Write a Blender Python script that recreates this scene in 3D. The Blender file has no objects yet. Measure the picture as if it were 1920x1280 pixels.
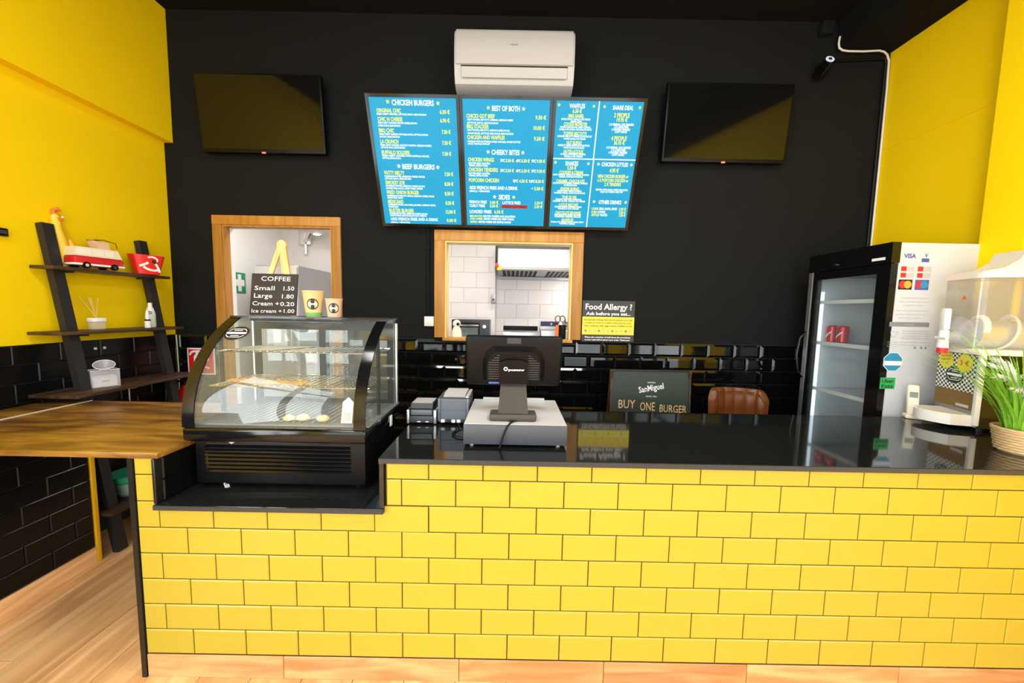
import bpy, bmesh, math, random
from mathutils import Vector, Matrix
random.seed(7)
S = bpy.context.scene
COL = S.collection
PI = math.pi
def R(d): return math.radians(d)

# ------------------------------------------------------------------ camera
def cam_axes(p, yw, r):
    cp, sp = math.cos(p), math.sin(p); cy, sy = math.cos(yw), math.sin(yw)
    fwd = Vector((sy*cp, cy*cp, -sp)); right = Vector((cy, -sy, 0)); up = right.cross(fwd)
    cr, sr = math.cos(r), math.sin(r)
    return right*cr+up*sr, up*cr-right*sr, fwd
cd = bpy.data.cameras.new('camera'); cam = bpy.data.objects.new('camera', cd); COL.objects.link(cam)
r_, u_, f_ = cam_axes(.0851, .0008, .0189)
m = Matrix((r_, u_, -f_)).transposed().to_4x4(); m.translation = Vector((1.4172, -1.3048, 1.4532))
cam.matrix_world = m
cd.sensor_fit = 'HORIZONTAL'; cd.sensor_width = 36; cd.lens = 680.13/1920*36; cd.clip_start = .02
S.camera = cam

# ------------------------------------------------------------------ world, daylight, exposure
w = bpy.data.worlds.new('world'); S.world = w; w.use_nodes = True
bg = w.node_tree.nodes['Background']; bg.inputs[0].default_value = (.75, .85, 1, 1); bg.inputs[1].default_value = 1.0
def area(name, loc, rot, sx, sy, power, col=(1, 1, 1)):
    l = bpy.data.lights.new(name, 'AREA'); l.shape = 'RECTANGLE'; l.size = sx; l.size_y = sy
    l.energy = power; l.color = col
    o = bpy.data.objects.new(name, l); COL.objects.link(o); o.location = loc; o.rotation_euler = rot
    return o
# daylight arriving through the glazed shop front behind the camera
area('shopfront_daylight', (1.45, -4.35, 1.75), (R(90), 0, 0), 4.9, 3.2, 205, (.94, .97, 1))
area('added_side_light_a', (4.35, -2.75, 1.7), (R(90), 0, R(90)), 2.5, 3.0, 150, (.94, .97, 1))  # added side light, brightens the left wall
area('added_side_light_b', (-1.42, -2.75, 1.7), (R(90), 0, R(-90)), 2.5, 3.0, 315, (.94, .97, 1))  # added side light, brightens the right wall
S.view_settings.view_transform = 'Standard'; S.view_settings.look = 'None'
S.view_settings.gamma = 1; S.view_settings.exposure = 0.0
S.view_settings.use_curve_mapping = False

# ------------------------------------------------------------------ materials
MATS = {}
def _new(name):
    mt = bpy.data.materials.new(name); mt.use_nodes = True; MATS[name] = mt
    nt = mt.node_tree; return mt, nt, nt.nodes, nt.links, nt.nodes['Principled BSDF']
def pm(name, col, rough=.5, metal=0., var=.06, scale=9., bump=0., spec=.5, coat=0., rvar=0., bscale=None):
    mt, nt, N, L, b = _new(name)
    tc = N.new('ShaderNodeTexCoord'); nz = N.new('ShaderNodeTexNoise'); nz.inputs['Scale'].default_value = scale
    nz.inputs['Detail'].default_value = 4
    L.new(tc.outputs['Object'], nz.inputs['Vector'])
    mx = N.new('ShaderNodeMix'); mx.data_type = 'RGBA'
    mx.inputs[6].default_value = (*[c*(1-var) for c in col], 1); mx.inputs[7].default_value = (*[min(1, c*(1+var)) for c in col], 1)
    L.new(nz.outputs[0], mx.inputs[0]); L.new(mx.outputs[2], b.inputs['Base Color'])
    b.inputs['Roughness'].default_value = rough; b.inputs['Metallic'].default_value = metal
    b.inputs['Specular IOR Level'].default_value = spec; b.inputs['Coat Weight'].default_value = coat
    b.inputs['Coat Roughness'].default_value = .05
    if rvar:
        mr = N.new('ShaderNodeMapRange'); mr.inputs[3].default_value = max(0, rough-rvar); mr.inputs[4].default_value = rough+rvar
        L.new(nz.outputs[0], mr.inputs[0]); L.new(mr.outputs[0], b.inputs['Roughness'])
    if bump:
        n2 = N.new('ShaderNodeTexNoise'); n2.inputs['Scale'].default_value = bscale or scale*6; n2.inputs['Detail'].default_value = 3
        L.new(tc.outputs['Object'], n2.inputs['Vector'])
        bp = N.new('ShaderNodeBump'); bp.inputs['Strength'].default_value = bump; bp.inputs['Distance'].default_value = .004
        L.new(n2.outputs[0], bp.inputs['Height']); L.new(bp.outputs[0], b.inputs['Normal'])
    return mt
def wood(name, c1, c2, stretch, rough=.45, scale=3., bump=.1, rand=True, spec=.4, c3=None):
    mt, nt, N, L, b = _new(name)
    tc = N.new('ShaderNodeTexCoord'); mp = N.new('ShaderNodeMapping'); mp.inputs['Scale'].default_value = stretch
    src = tc.outputs['Object']
    if rand:
        oi = N.new('ShaderNodeObjectInfo'); ad = N.new('ShaderNodeVectorMath'); ad.operation = 'SCALE'
        cx = N.new('ShaderNodeCombineXYZ'); L.new(oi.outputs['Random'], cx.inputs[0]); L.new(oi.outputs['Random'], cx.inputs[1]); L.new(oi.outputs['Random'], cx.inputs[2])
        ad.inputs['Scale'].default_value = 37.; L.new(cx.outputs[0], ad.inputs[0])
        a2 = N.new('ShaderNodeVectorMath'); L.new(tc.outputs['Object'], a2.inputs[0]); L.new(ad.outputs[0], a2.inputs[1]); src = a2.outputs[0]
    L.new(src, mp.inputs['Vector'])
    nz = N.new('ShaderNodeTexNoise'); nz.inputs['Scale'].default_value = scale; nz.inputs['Detail'].default_value = 7; nz.inputs['Distortion'].default_value = .6
    L.new(mp.outputs[0], nz.inputs['Vector'])
    cr = N.new('ShaderNodeValToRGB'); e = cr.color_ramp.elements
    e[0].position = .36; e[0].color = (*c1, 1); e[1].position = .64; e[1].color = (*c2, 1)
    if c3:
        k = e.new(.5); k.color = (*c3, 1)
    L.new(nz.outputs[0], cr.inputs[0])
    out = cr.outputs[0]
    if rand:
        hs = N.new('ShaderNodeHueSaturation'); mr = N.new('ShaderNodeMapRange'); mr.inputs[3].default_value = .82; mr.inputs[4].default_value = 1.15
        L.new(oi.outputs['Random'], mr.inputs[0]); L.new(mr.outputs[0], hs.inputs['Value']); L.new(out, hs.inputs['Color']); out = hs.outputs[0]
    L.new(out, b.inputs['Base Color'])
    b.inputs['Roughness'].default_value = rough; b.inputs['Specular IOR Level'].default_value = spec
    bp = N.new('ShaderNodeBump'); bp.inputs['Strength'].default_value = bump; bp.inputs['Distance'].default_value = .003
    L.new(nz.outputs[0], bp.inputs['Height']); L.new(bp.outputs[0], b.inputs['Normal'])
    return mt
def emis(name, col, strength, var=.03):
    mt, nt, N, L, b = _new(name)
    nz = N.new('ShaderNodeTexNoise'); nz.inputs['Scale'].default_value = 4
    mx = N.new('ShaderNodeMix'); mx.data_type = 'RGBA'
    mx.inputs[6].default_value = (*[c*(1-var) for c in col], 1); mx.inputs[7].default_value = (*[c*(1+var) for c in col], 1)
    L.new(nz.outputs[0], mx.inputs[0]); L.new(mx.outputs[2], b.inputs['Emission Color'])
    b.inputs['Base Color'].default_value = (*[c*.05 for c in col], 1)
    b.inputs['Emission Strength'].default_value = strength; b.inputs['Roughness'].default_value = .4; b.inputs['Specular IOR Level'].default_value = .2
    return mt
def thinglass(name, tint=(1, 1, 1), ior=1.45, rough=.0, haze=0., hcol=(.9, .9, .9), gain=1.):
    mt, nt, N, L, b = _new(name)
    N.remove(b)
    out = [n for n in N if n.type == 'OUTPUT_MATERIAL'][0]
    tr = N.new('ShaderNodeBsdfTransparent'); tr.inputs[0].default_value = (*tint, 1)
    gl = N.new('ShaderNodeBsdfGlossy'); gl.inputs['Roughness'].default_value = rough
    nz = N.new('ShaderNodeTexNoise'); nz.inputs['Scale'].default_value = 6
    fr = N.new('ShaderNodeFresnel'); ge = N.new('ShaderNodeNewGeometry')
    mi = N.new('ShaderNodeMapRange'); mi.inputs[3].default_value = ior; mi.inputs[4].default_value = 1/ior   # same pane seen from either face
    L.new(ge.outputs['Backfacing'], mi.inputs[0]); L.new(mi.outputs[0], fr.inputs[0])
    mu = N.new('ShaderNodeMath'); mu.operation = 'MULTIPLY'; mu.inputs[1].default_value = gain; mu.use_clamp = True
    L.new(fr.outputs[0], mu.inputs[0])
    m1 = N.new('ShaderNodeMixShader'); L.new(mu.outputs[0], m1.inputs[0]); L.new(tr.outputs[0], m1.inputs[1]); L.new(gl.outputs[0], m1.inputs[2])
    df = N.new('ShaderNodeBsdfDiffuse'); df.inputs[0].default_value = (*hcol, 1)
    mr = N.new('ShaderNodeMapRange'); mr.inputs[3].default_value = haze*.7; mr.inputs[4].default_value = haze*1.3
    L.new(nz.outputs[0], mr.inputs[0])
    m2 = N.new('ShaderNodeMixShader'); L.new(mr.outputs[0], m2.inputs[0]); L.new(m1.outputs[0], m2.inputs[1]); L.new(df.outputs[0], m2.inputs[2])
    L.new(m2.outputs[0], out.inputs[0])
    return mt
def checker(name, c1, c2, scale):
    mt, nt, N, L, b = _new(name)
    tc = N.new('ShaderNodeTexCoord'); ck = N.new('ShaderNodeTexChecker'); ck.inputs['Scale'].default_value = scale
    ck.inputs['Color1'].default_value = (*c1, 1); ck.inputs['Color2'].default_value = (*c2, 1)
    mp = N.new('ShaderNodeMapping'); mp.inputs['Location'].default_value = (.013, .0137, .0071)
    L.new(tc.outputs['Object'], mp.inputs[0]); L.new(mp.outputs[0], ck.inputs[0]); L.new(ck.outputs[0], b.inputs['Base Color']); b.inputs['Roughness'].default_value = .4
    return mt
def granite(name):
    mt, nt, N, L, b = _new(name)
    tc = N.new('ShaderNodeTexCoord'); v = N.new('ShaderNodeTexVoronoi'); v.inputs['Scale'].default_value = 260
    nz = N.new('ShaderNodeTexNoise'); nz.inputs['Scale'].default_value = 420; nz.inputs['Detail'].default_value = 4
    L.new(tc.outputs['Object'], v.inputs['Vector']); L.new(tc.outputs['Object'], nz.inputs['Vector'])
    cr = N.new('ShaderNodeValToRGB'); e = cr.color_ramp.elements
    e[0].position = .45; e[0].color = (.006, .0065, .006, 1); e[1].position = .72; e[1].color = (.022, .023, .022, 1)
    L.new(nz.outputs[0], cr.inputs[0]); L.new(cr.outputs[0], b.inputs['Base Color'])
    b.inputs['Roughness'].default_value = .06; b.inputs['Specular IOR Level'].default_value = .75
    return mt

pm('wall_yellow', (.93, .635, .003), .75, var=.03, scale=2.5, bump=.12, bscale=60, spec=.08)
pm('wall_black', (.0062, .0066, .0066), .85, var=.15, scale=3, bump=.25, bscale=90, spec=.22)
pm('ceiling_black', (.006, .006, .006), .9, var=.15, scale=3, bump=.2, spec=.15)
pm('tile_yellow', (.44, .345, .031), .3, var=.03, scale=5, spec=.5, rvar=.05)
pm('grout_dark', (.014, .010, .005), .9, var=.2, scale=30, bump=.3)
pm('tile_black', (.003, .003, .0032), .04, var=.1, scale=6, spec=.5)
pm('grout_grey', (.03, .03, .03), .85, var=.2, scale=30)
pm('trim_black', (.006, .006, .006), .35, var=.1)
granite('granite_black')
wood('floor_wood', (.66, .34, .13), (.92, .57, .27), (8, .9, 8), .5, 2.0, .06, c3=(.82, .46, .19))
wood('skirting_wood', (.46, .21, .075), (.70, .38, .165), (1.2, 9, 9), .5, 2.4, .06, c3=(.57, .29, .115))
wood('flap_wood', (.10, .042, .007), (.35, .18, .023), (1.3, 7, 7), .4, 2.3, .06, rand=False, c3=(.23, .105, .013))
wood('frame_wood', (.38, .165, .026), (.51, .245, .05), (14, 14, 1.0), .42, 2.2, .04)
wood('shelf_wood', (.035, .017, .008), (.085, .042, .018), (9, 1.1, 9), .45, 2.6, .06)
wood('easel_wood', (.62, .33, .10), (.80, .50, .20), (14, 14, 1.2), .5, 2.2, .04)
pm('rail_black', (.012, .011, .010), .6, var=.2)
pm('plastic_white', (.84, .81, .76), .35, var=.02)
pm('ac_cream', (.53, .52, .51), .4, var=.02)
pm('deck_grey', (.20, .20, .20), .5, .2, var=.1)
pm('tile_black_dull', (.003, .003, .003), .28, var=.2, scale=6, spec=.3)
pm('plastic_cream', (.80, .72, .56), .4, var=.03)
pm('plastic_ivory', (.86, .80, .66), .35, var=.02)
pm('plastic_black', (.004, .004, .0045), .38, var=.1, spec=.18)
pm('plastic_blackgloss', (.004, .004, .0045), .12, var=.1, spec=.4)
pm('plastic_darkgrey', (.035, .036, .040), .4, var=.08)
pm('slot_dark', (.003, .003, .003), .7)
pm('screen_dark', (.004, .004, .004), .07, var=.1, spec=.45)
pm('led_red', (.9, .3, .25), .3)
pm('plaster_white', (.80, .78, .76), .7, var=.02)
pm('kitchen_tile', (.82, .78, .77), .25, var=.02)
pm('kitchen_grout', (.70, .67, .65), .8)
pm('kitchen_floor', (.30, .29, .28), .6, var=.1)
pm('steel', (.62, .62, .63), .32, 1, var=.06, scale=3)
pm('steel_brushed', (.45, .45, .46), .5, 1, var=.08, scale=3)
pm('chrome', (.85, .85, .86), .12, 1, var=.02)
pm('aluminium', (.70, .70, .69), .3, .9, var=.04)
pm('paper_white', (.85, .84, .81), .8, var=.03)
pm('print_white', (.88, .87, .85), .6, var=.02)
pm('print_grey', (.25, .25, .26), .6, var=.05)
pm('print_lightgrey', (.52, .50, .48), .6, var=.05)
pm('print_black', (.012, .012, .012), .5, var=.1)
pm('print_brown', (.20, .11, .03), .6, var=.1)
pm('sign_black', (.025, .025, .026), .45, var=.08)
pm('sign_yellow', (.82, .66, .03), .45, var=.03)
pm('sign_red', (.72, .010, .012), .4, var=.04)
pm('sign_green', (.02, .32, .17), .4, var=.04)
pm('sign_blue', (.03, .28, .50), .4, var=.05)
pm('uber_green', (.03, .42, .10), .45, var=.05)
pm('card_red', (.75, .03, .03), .45, var=.05)
pm('card_orange', (.88, .38, .03), .45, var=.05)
pm('card_blue', (.06, .10, .40), .45, var=.05)
pm('chalk_board', (.018, .032, .023), .5, var=.3, scale=5, bump=.1)
pm('coffee_board', (.020, .014, .012), .75, var=.2, scale=8)
pm('chalk_white', (.72, .70, .66), .9, var=.2, scale=60)
pm('chalk_orange', (.62, .42, .22), .9, var=.2, scale=60)
pm('kraft', (.70, .48, .22), .75, var=.05, scale=20)
pm('kraft_pink', (.72, .46, .28), .75, var=.05, scale=20)
pm('cup_green', (.16, .40, .08), .6, var=.1)
pm('leather_tan', (.15, .040, .006), .38, var=.22, scale=14, bump=.25, bscale=120)
pm('can_red', (.55, .008, .015), .25, .3, var=.05)
pm('bucket_red', (.78, .012, .012), .35, var=.05)
pm('toy_red', (.62, .012, .012), .35, var=.05)
pm('toy_cream', (.82, .70, .48), .45, var=.05)
pm('toy_orange', (.88, .42, .03), .5, var=.08)
pm('toy_yelloworange', (.88, .55, .03), .5, var=.08)
pm('toy_redorange', (.80, .16, .02), .5, var=.08)
pm('bottle_mint', (.62, .75, .62), .4, var=.04)
pm('bowl_green', (.33, .48, .40), .4, var=.05)
pm('grass_green', (.22, .52, .035), .55, var=.35, scale=25)
pm('feather_white', (.85, .84, .78), .8, var=.05)
pm('wicker', (.62, .43, .21), .7, var=.2, scale=30, bump=.2)
pm('pastry', (.72, .55, .25), .8, var=.2, scale=40, bump=.3)
pm('shred_orange', (.90, .40, .08), .7, var=.1)
pm('fridge_white', (.64, .65, .67), .35, var=.02)
pm('fridge_inner', (.66, .70, .73), .5, var=.04)
pm('extinguisher_red', (.55, .008, .010), .3, var=.04)
pm('yellow_trim', (.80, .45, .005), .4, var=.05)
pm('posts_brown', (.055, .045, .036), .55, .2, var=.35, scale=160)
pm('drawer_top', (.62, .60, .58), .4, var=.04)
pm('cable_white', (.80, .78, .72), .5)
pm('printer_grey', (.12, .14, .17), .35, var=.06)
pm('drawer_front', (.05, .055, .068), .4, var=.08)
pm('screen_lcd', (.22, .25, .24), .25)
pm('panel_navy', (.02, .03, .09), .35, var=.1)
pm('lining_yellow', (.80, .56, .16), .35, var=.05)
pm('granite_edge', (.028, .028, .029), .5, var=.6, scale=220)
pm('strip_cream', (.80, .68, .48), .4, var=.04)
emis('fridge_led', (.8, .92, 1), 3.0)
emis('menu_blue', (.006, .40, .68), 1.0, .06)
emis('menu_white', (.95, .98, 1.0), 1.25)
emis('menu_yellow', (.9, .95, .10), 1.15)
emis('menu_red', (.75, .02, .02), .9)
emis('added_shop_lamp', (1, .97, .92), 4)
emis('kitchen_lamp', (1, .97, .92), 6)
emis('camera_ring', (.9, .9, 1), .8)
thinglass('glass_clear', (.97, .985, .98), 1.45, haze=.02)
thinglass('glass_case', (.95, .975, .965), 1.5, haze=.035, hcol=(.75, .8, .75), gain=.55)
thinglass('glass_door', (.92, .95, .96), 1.45, haze=.05, hcol=(.6, .7, .75))
thinglass('acrylic_tank', (.965, .96, .94), 1.4, rough=.02, haze=.10, hcol=(.9, .88, .82))
thinglass('acrylic_box', (.96, .96, .96), 1.5, haze=.22, hcol=(.95, .93, .93))
checker('checker_print', (.86, .83, .80), (.012, .012, .012), 86)

# ------------------------------------------------------------------ geometry helpers
class MB:
    def __init__(s): s.v = []; s.f = []
    def add(s, vs, fs, M=None):
        o = len(s.v)
        s.v += [tuple(M @ Vector(p)) if M is not None else tuple(p) for p in vs]
        s.f += [tuple(i+o for i in f) for f in fs]; return s
    def box(s, x0, x1, y0, y1, z0, z1, M=None):
        return s.add([(x0,y0,z0),(x1,y0,z0),(x1,y1,z0),(x0,y1,z0),(x0,y0,z1),(x1,y0,z1),(x1,y1,z1),(x0,y1,z1)],
                     [(0,3,2,1),(4,5,6,7),(0,1,5,4),(1,2,6,5),(2,3,7,6),(3,0,4,7)], M)
    def rbox(s, x0, x1, y0, y1, z0, z1, r=.005, seg=2, M=None):
        bm = bmesh.new(); bmesh.ops.create_cube(bm, size=1)
        bmesh.ops.scale(bm, vec=(x1-x0, y1-y0, z1-z0), verts=bm.verts); bmesh.ops.translate(bm, vec=((x0+x1)/2, (y0+y1)/2, (z0+z1)/2), verts=bm.verts)
        bmesh.ops.bevel(bm, geom=bm.edges[:], offset=r, segments=seg, affect='EDGES', profile=.5)
        return s.bm(bm, M)
    def bm(s, bm, M=None):
        bm.verts.index_update()
        vs = [v.co.copy() for v in bm.verts]; fs = [tuple(v.index for v in f.verts) for f in bm.faces]; bm.free()
        return s.add(vs, fs, M)
    def cyl(s, p0, p1, r0, r1=None, n=16, caps=True):
        r1 = r0 if r1 is None else r1
        p0, p1 = Vector(p0), Vector(p1); d = (p1-p0).normalized()
        a = d.orthogonal().normalized(); b = d.cross(a)
        vs = []; fs = []
        for k in range(n):
            t = 2*PI*k/n; q = a*math.cos(t)+b*math.sin(t)
            vs += [p0+q*r0, p1+q*r1]
        for k in range(n):
            i, j = 2*k, 2*((k+1) % n); fs.append((i, j, j+1, i+1))
        if caps: fs += [tuple(2*k for k in range(n))[::-1], tuple(2*k+1 for k in range(n))]
        return s.add(vs, fs)
    def tube(s, pts, r, n=8, flat=1., caps=True):
        pts = [Vector(p) for p in pts]; vs = []; fs = []
        prev = None
        for i, p in enumerate(pts):
            d = (pts[min(i+1, len(pts)-1)]-pts[max(i-1, 0)]).normalized()
            if prev is None: a = d.orthogonal().normalized()
            else: a = (prev-d*prev.dot(d)).normalized()
            prev = a; b = d.cross(a); rr = r[i] if isinstance(r, (list, tuple)) else r
            for k in range(n):
                t = 2*PI*k/n; vs.append(p+a*math.cos(t)*rr+b*math.sin(t)*rr*flat)
        for i in range(len(pts)-1):
            for k in range(n):
                fs.append((i*n+k, i*n+(k+1) % n, (i+1)*n+(k+1) % n, (i+1)*n+k))
        if caps: fs += [tuple(range(n))[::-1], tuple(range((len(pts)-1)*n, len(pts)*n))]
        return s.add(vs, fs)
    def lathe(s, prof, n=24, c=(0, 0, 0), M=None, sx=1., sy=1.):
        vs = []; fs = []; k0 = len(prof)
        for k in range(n):
            t = 2*PI*k/n
            for (r, z) in prof: vs.append((c[0]+r*math.cos(t)*sx, c[1]+r*math.sin(t)*sy, c[2]+z))
        for k in range(n):
            for i in range(k0-1):
                a, b = k*k0+i, ((k+1) % n)*k0+i
                fs.append((a, b, b+1, a+1))
        if prof[0][0] > 1e-5: fs.append(tuple(k*k0 for k in range(n))[::-1])
        if prof[-1][0] > 1e-5: fs.append(tuple(k*k0+k0-1 for k in range(n)))
        return s.add(vs, fs, M)
    def prism(s, poly, a0, a1, axis='y', M=None):
        n = len(poly)
        def P(p, a): return {'x': (a, p[0], p[1]), 'y': (p[0], a, p[1]), 'z': (p[0], p[1], a)}[axis]
        vs = [P(p, a0) for p in poly]+[P(p, a1) for p in poly]
        fs = [tuple(range(n)), tuple(range(n, 2*n))[::-1]]+[(i, i+n, (i+1) % n+n, (i+1) % n) for i in range(n)]
        return s.add(vs, fs, M)
    def sphere(s, c, r, n=16, sc=(1, 1, 1), M=None):
        bm = bmesh.new(); bmesh.ops.create_uvsphere(bm, u_segments=n, v_segments=max(6, n//2), radius=r)
        bmesh.ops.scale(bm, vec=sc, verts=bm.verts); bmesh.ops.translate(bm, vec=c, verts=bm.verts)
        return s.bm(bm, M)
    def mesh(s, name, mt, smooth=True):
        me = bpy.data.meshes.new(name); me.from_pydata(s.v, [], s.f); me.validate()
        bm = bmesh.new(); bm.from_mesh(me); bmesh.ops.recalc_face_normals(bm, faces=bm.faces[:]); bm.to_mesh(me); bm.free()
        for q in ([mt] if isinstance(mt, str) else mt): me.materials.append(MATS[q])
        if smooth:
            me.polygons.foreach_set('use_smooth', [True]*len(me.polygons)); me.set_sharp_from_angle(angle=R(32))
        return me
    def build(s, name, mt, parent=None, loc=(0, 0, 0), rot=(0, 0, 0), smooth=True):
        o = bpy.data.objects.new(name, s.mesh(name, mt, smooth)); COL.objects.link(o)
        o.parent = parent; o.location = loc; o.rotation_euler = rot; return o
def inst(name, me, parent=None, loc=(0, 0, 0), rot=(0, 0, 0)):
    o = bpy.data.objects.new(name, me); COL.objects.link(o); o.parent = parent; o.location = loc; o.rotation_euler = rot; return o
def tag(o, label=None, cat=None, group=None, kind=None):
    if label: o['label'] = label
    if cat: o['category'] = cat
    if group: o['group'] = group
    if kind: o['kind'] = kind
    return o
def thing(name, label, cat, loc=(0, 0, 0), rz=0., group=None, rot=None):
    o = bpy.data.objects.new(name, None); COL.objects.link(o); o.empty_display_size = .05
    o.location = loc; o.rotation_euler = rot or (0, 0, rz); return tag(o, label, cat, group)
def struct(name, label, mb, mt, cat=None, loc=(0, 0, 0)):
    o = mb.build(name, mt, None, loc); return tag(o, label, cat, None, 'structure')

# flat lettering: collects glyph outlines in the local XZ plane (x right, z up), facing -Y
class Text:
    def __init__(s): s.m = MB()
    def put(s, txt, x, z, size, align='LEFT', bold=0., shear=0., sx=1., rot=0., sp=1., jit=0.):
        cu = bpy.data.curves.new('t', 'FONT'); cu.body = txt; cu.size = size; cu.align_x = align; cu.resolution_u = 2
        cu.offset = bold*size; cu.shear = shear; cu.space_character = sp; cu.fill_mode = 'FRONT'
        o = bpy.data.objects.new('t', cu); me = o.to_mesh()
        c, sn = math.cos(rot), math.sin(rot)
        vs = [(x+(v.co.x*sx)*c-v.co.y*sn, 0, z+(v.co.x*sx)*sn+v.co.y*c) for v in me.vertices]
        s.m.add(vs, [tuple(p.vertices) for p in me.polygons])
        o.to_mesh_clear(); bpy.data.objects.remove(o); bpy.data.curves.remove(cu); return s
    def star(s, x, z, r):
        vs = [(x, 0, z)]+[(x+math.sin(PI*k/5)*(r if k % 2 == 0 else r*.48), 0, z+math.cos(PI*k/5)*(r if k % 2 == 0 else r*.48)) for k in range(10)]
        s.m.add(vs, [(0, k+1, (k+1) % 10+1) for k in range(10)]); return s
    def rect(s, x0, x1, z0, z1): s.m.add([(x0,0,z0),(x1,0,z0),(x1,0,z1),(x0,0,z1)], [(0,1,2,3)]); return s
    def poly(s, pts): s.m.add([(p[0], 0, p[1]) for p in pts], [tuple(range(len(pts)))]); return s
    def disc(s, x, z, rx, rz=None, n=28):
        rz = rz or rx; return s.poly([(x+rx*math.cos(2*PI*k/n), z+rz*math.sin(2*PI*k/n)) for k in range(n)])
    def line(s, pts, w):
        for (a, b), (c, d) in zip(pts, pts[1:]):
            l = math.hypot(c-a, d-b) or 1; nx, nz = -(d-b)/l*w/2, (c-a)/l*w/2
            s.poly([(a+nx, b+nz), (c+nx, d+nz), (c-nx, d-nz), (a-nx, b-nz)])
        return s
    def build(s, name, mt, parent, loc=(0, 0, 0), rot=(0, 0, 0)):
        me = bpy.data.meshes.new(name); me.from_pydata(s.m.v, [], s.m.f); me.materials.append(MATS[mt])
        return inst(name, me, parent, loc, rot)
def emblem(parent, loc, r, rot=(0, 0, 0), name='emblem', sx=1.):
    """round black badge with pale six-sided burger outline and lettering band"""
    d = Text().disc(0, 0, r*sx, r); o = d.build(name, 'print_black', parent, loc, rot)
    t = Text(); k = r*sx
    t.line([(-.74*k, .30*r), (-.5*k, .6*r), (.5*k, .6*r), (.74*k, .30*r)], r*.07)
    t.line([(-.74*k, -.30*r), (-.5*k, -.6*r), (.5*k, -.6*r), (.74*k, -.30*r)], r*.07)
    t.rect(-.82*k, .82*k, -.13*r, .13*r)
    t.rect(-.35*k, .35*k, .34*r, .42*r); t.rect(-.35*k, .35*k, -.42*r, -.34*r)
    t.build('emblem_print', 'print_white', o, (0, -.0006, 0))
    return o

# ------------------------------------------------------------------ room shell
XL, XR, YB, YF, ZC = -1.18, 4.12, 1.49, -4.1, 3.56
PW, PH, BB = .203, .1031, .096          # tile pitch, skirting height
# floor with long wood-look planks running away from the camera
flo = struct('floor', 'wood-look plank floor in warm brown', MB().box(-1.6, 4.6, YF-.4, YB+.02, -.06, -.004), 'grout_dark', 'floor')
plank_cache = {}
def plank(x0, x1, y0, y1):
    k = (round(x1-x0, 3), round(y1-y0, 3))
    if k not in plank_cache:
        a, b = k[0]/2-.0012, k[1]/2-.0012
        plank_cache[k] = MB().rbox(-a, a, -b, b, -.006, 0, .0012, 1).mesh('plank', 'floor_wood')
    inst('plank', plank_cache[k], flo, ((x0+x1)/2, (y0+y1)/2, 0))
ci = 0
x = -1.18
while x < 4.1:
    off = [0, .42, .8, .21, .63][ci % 5]; y = -1.95+off-1.2
    x1 = min(x+.2, 4.12)
    while y < YB:
        a, b = max(y, -1.6), min(y+1.2, YB)
        if b-a > .02 and not (x > .0 and a > .1): plank(x, x1, a, b)
        y += 1.2
    x += .2; ci += 1
# far plank field behind the camera
MB().box(XL, XR, YF, -1.602, -.004, 0).build('plank_field', 'floor_wood', flo)['kind'] = 'stuff'

# back wall with kitchen doorway and serving hatch cut out
D0, D1, DZ = -.775, .05, 2.055           # door opening
H0, H1, HZ0, HZ1 = .90, 1.868, 1.215, 1.968
WB = .08
wb = MB()
for (a, b, c, d) in [(XL-.1, D0, 0, ZC), (D0, D1, DZ, ZC), (D1, H0, 0, ZC), (H0, H1, 0, HZ0), (H0, H1, HZ1, ZC), (H1, XR+.1, 0, ZC)]:
    wb.box(a, b, YB, YB+WB, c, d)
wall_back = struct('wall_back', 'matte black painted back wall above black metro tiles', wb, 'wall_black', 'wall')
grout = MB()
for (a, b, z1) in [(XL, D0-.07, 1.222), (D1+.065, H0-.08, 1.222), (H0-.08, H1+.08, 1.205), (H1+.08, XR, 1.222)]:
    grout.box(a, b, YB-.004, YB, .05, z1)
grout.build('grout', 'grout_grey', wall_back)
def metro(w, h, bev=.016, t=.011, dark=True):
    a, b = w/2, h/2; e = min(bev, a*.45, b*.45)
    return MB().add([(-a,0,-b),(a,0,-b),(a,0,b),(-a,0,b),(-a,-t*.45,-b),(a,-t*.45,-b),(a,-t*.45,b),(-a,-t*.45,b),
                     (-a+e,-t,-b+e),(a-e,-t,-b+e),(a-e,-t,b-e),(-a+e,-t,b-e)],
                    [(0,1,5,4),(1,2,6,5),(2,3,7,6),(3,0,4,7),(4,5,9,8),(5,6,10,9),(6,7,11,10),(7,4,8,11),(8,9,10,11)])
mcache = {}
def mtile(parent, w, h, loc, rot=(0, 0, 0), name='tile'):
    fl = abs(rot[2]) > .5; k = (round(w, 3), round(h, 3), fl)
    if k not in mcache: mcache[k] = (metro(w, h, .004, .008) if fl else metro(w, h)).mesh('black_tile', 'tile_black_dull' if fl else 'tile_black', smooth=False)
    # tiny lean of each hand-set tile
    r = (rot[0]+random.uniform(-.006, .006), rot[1], rot[2]+random.uniform(-.006, .006))
    inst(name, mcache[k], parent, loc, r)
G = .003
ZR0 = 1.222-12*.102
def tile_span(x0, x1, ph, lo, hi):
    """split [lo,hi] by joints at ph + k*0.203"""
    out = []; k = math.floor((lo-ph)/PW)
    while ph+k*PW < hi:
        a, b = max(lo, ph+k*PW), min(hi, ph+(k+1)*PW)
        if b-a > .012: out.append((a, b))
        k += 1
    return out
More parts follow.
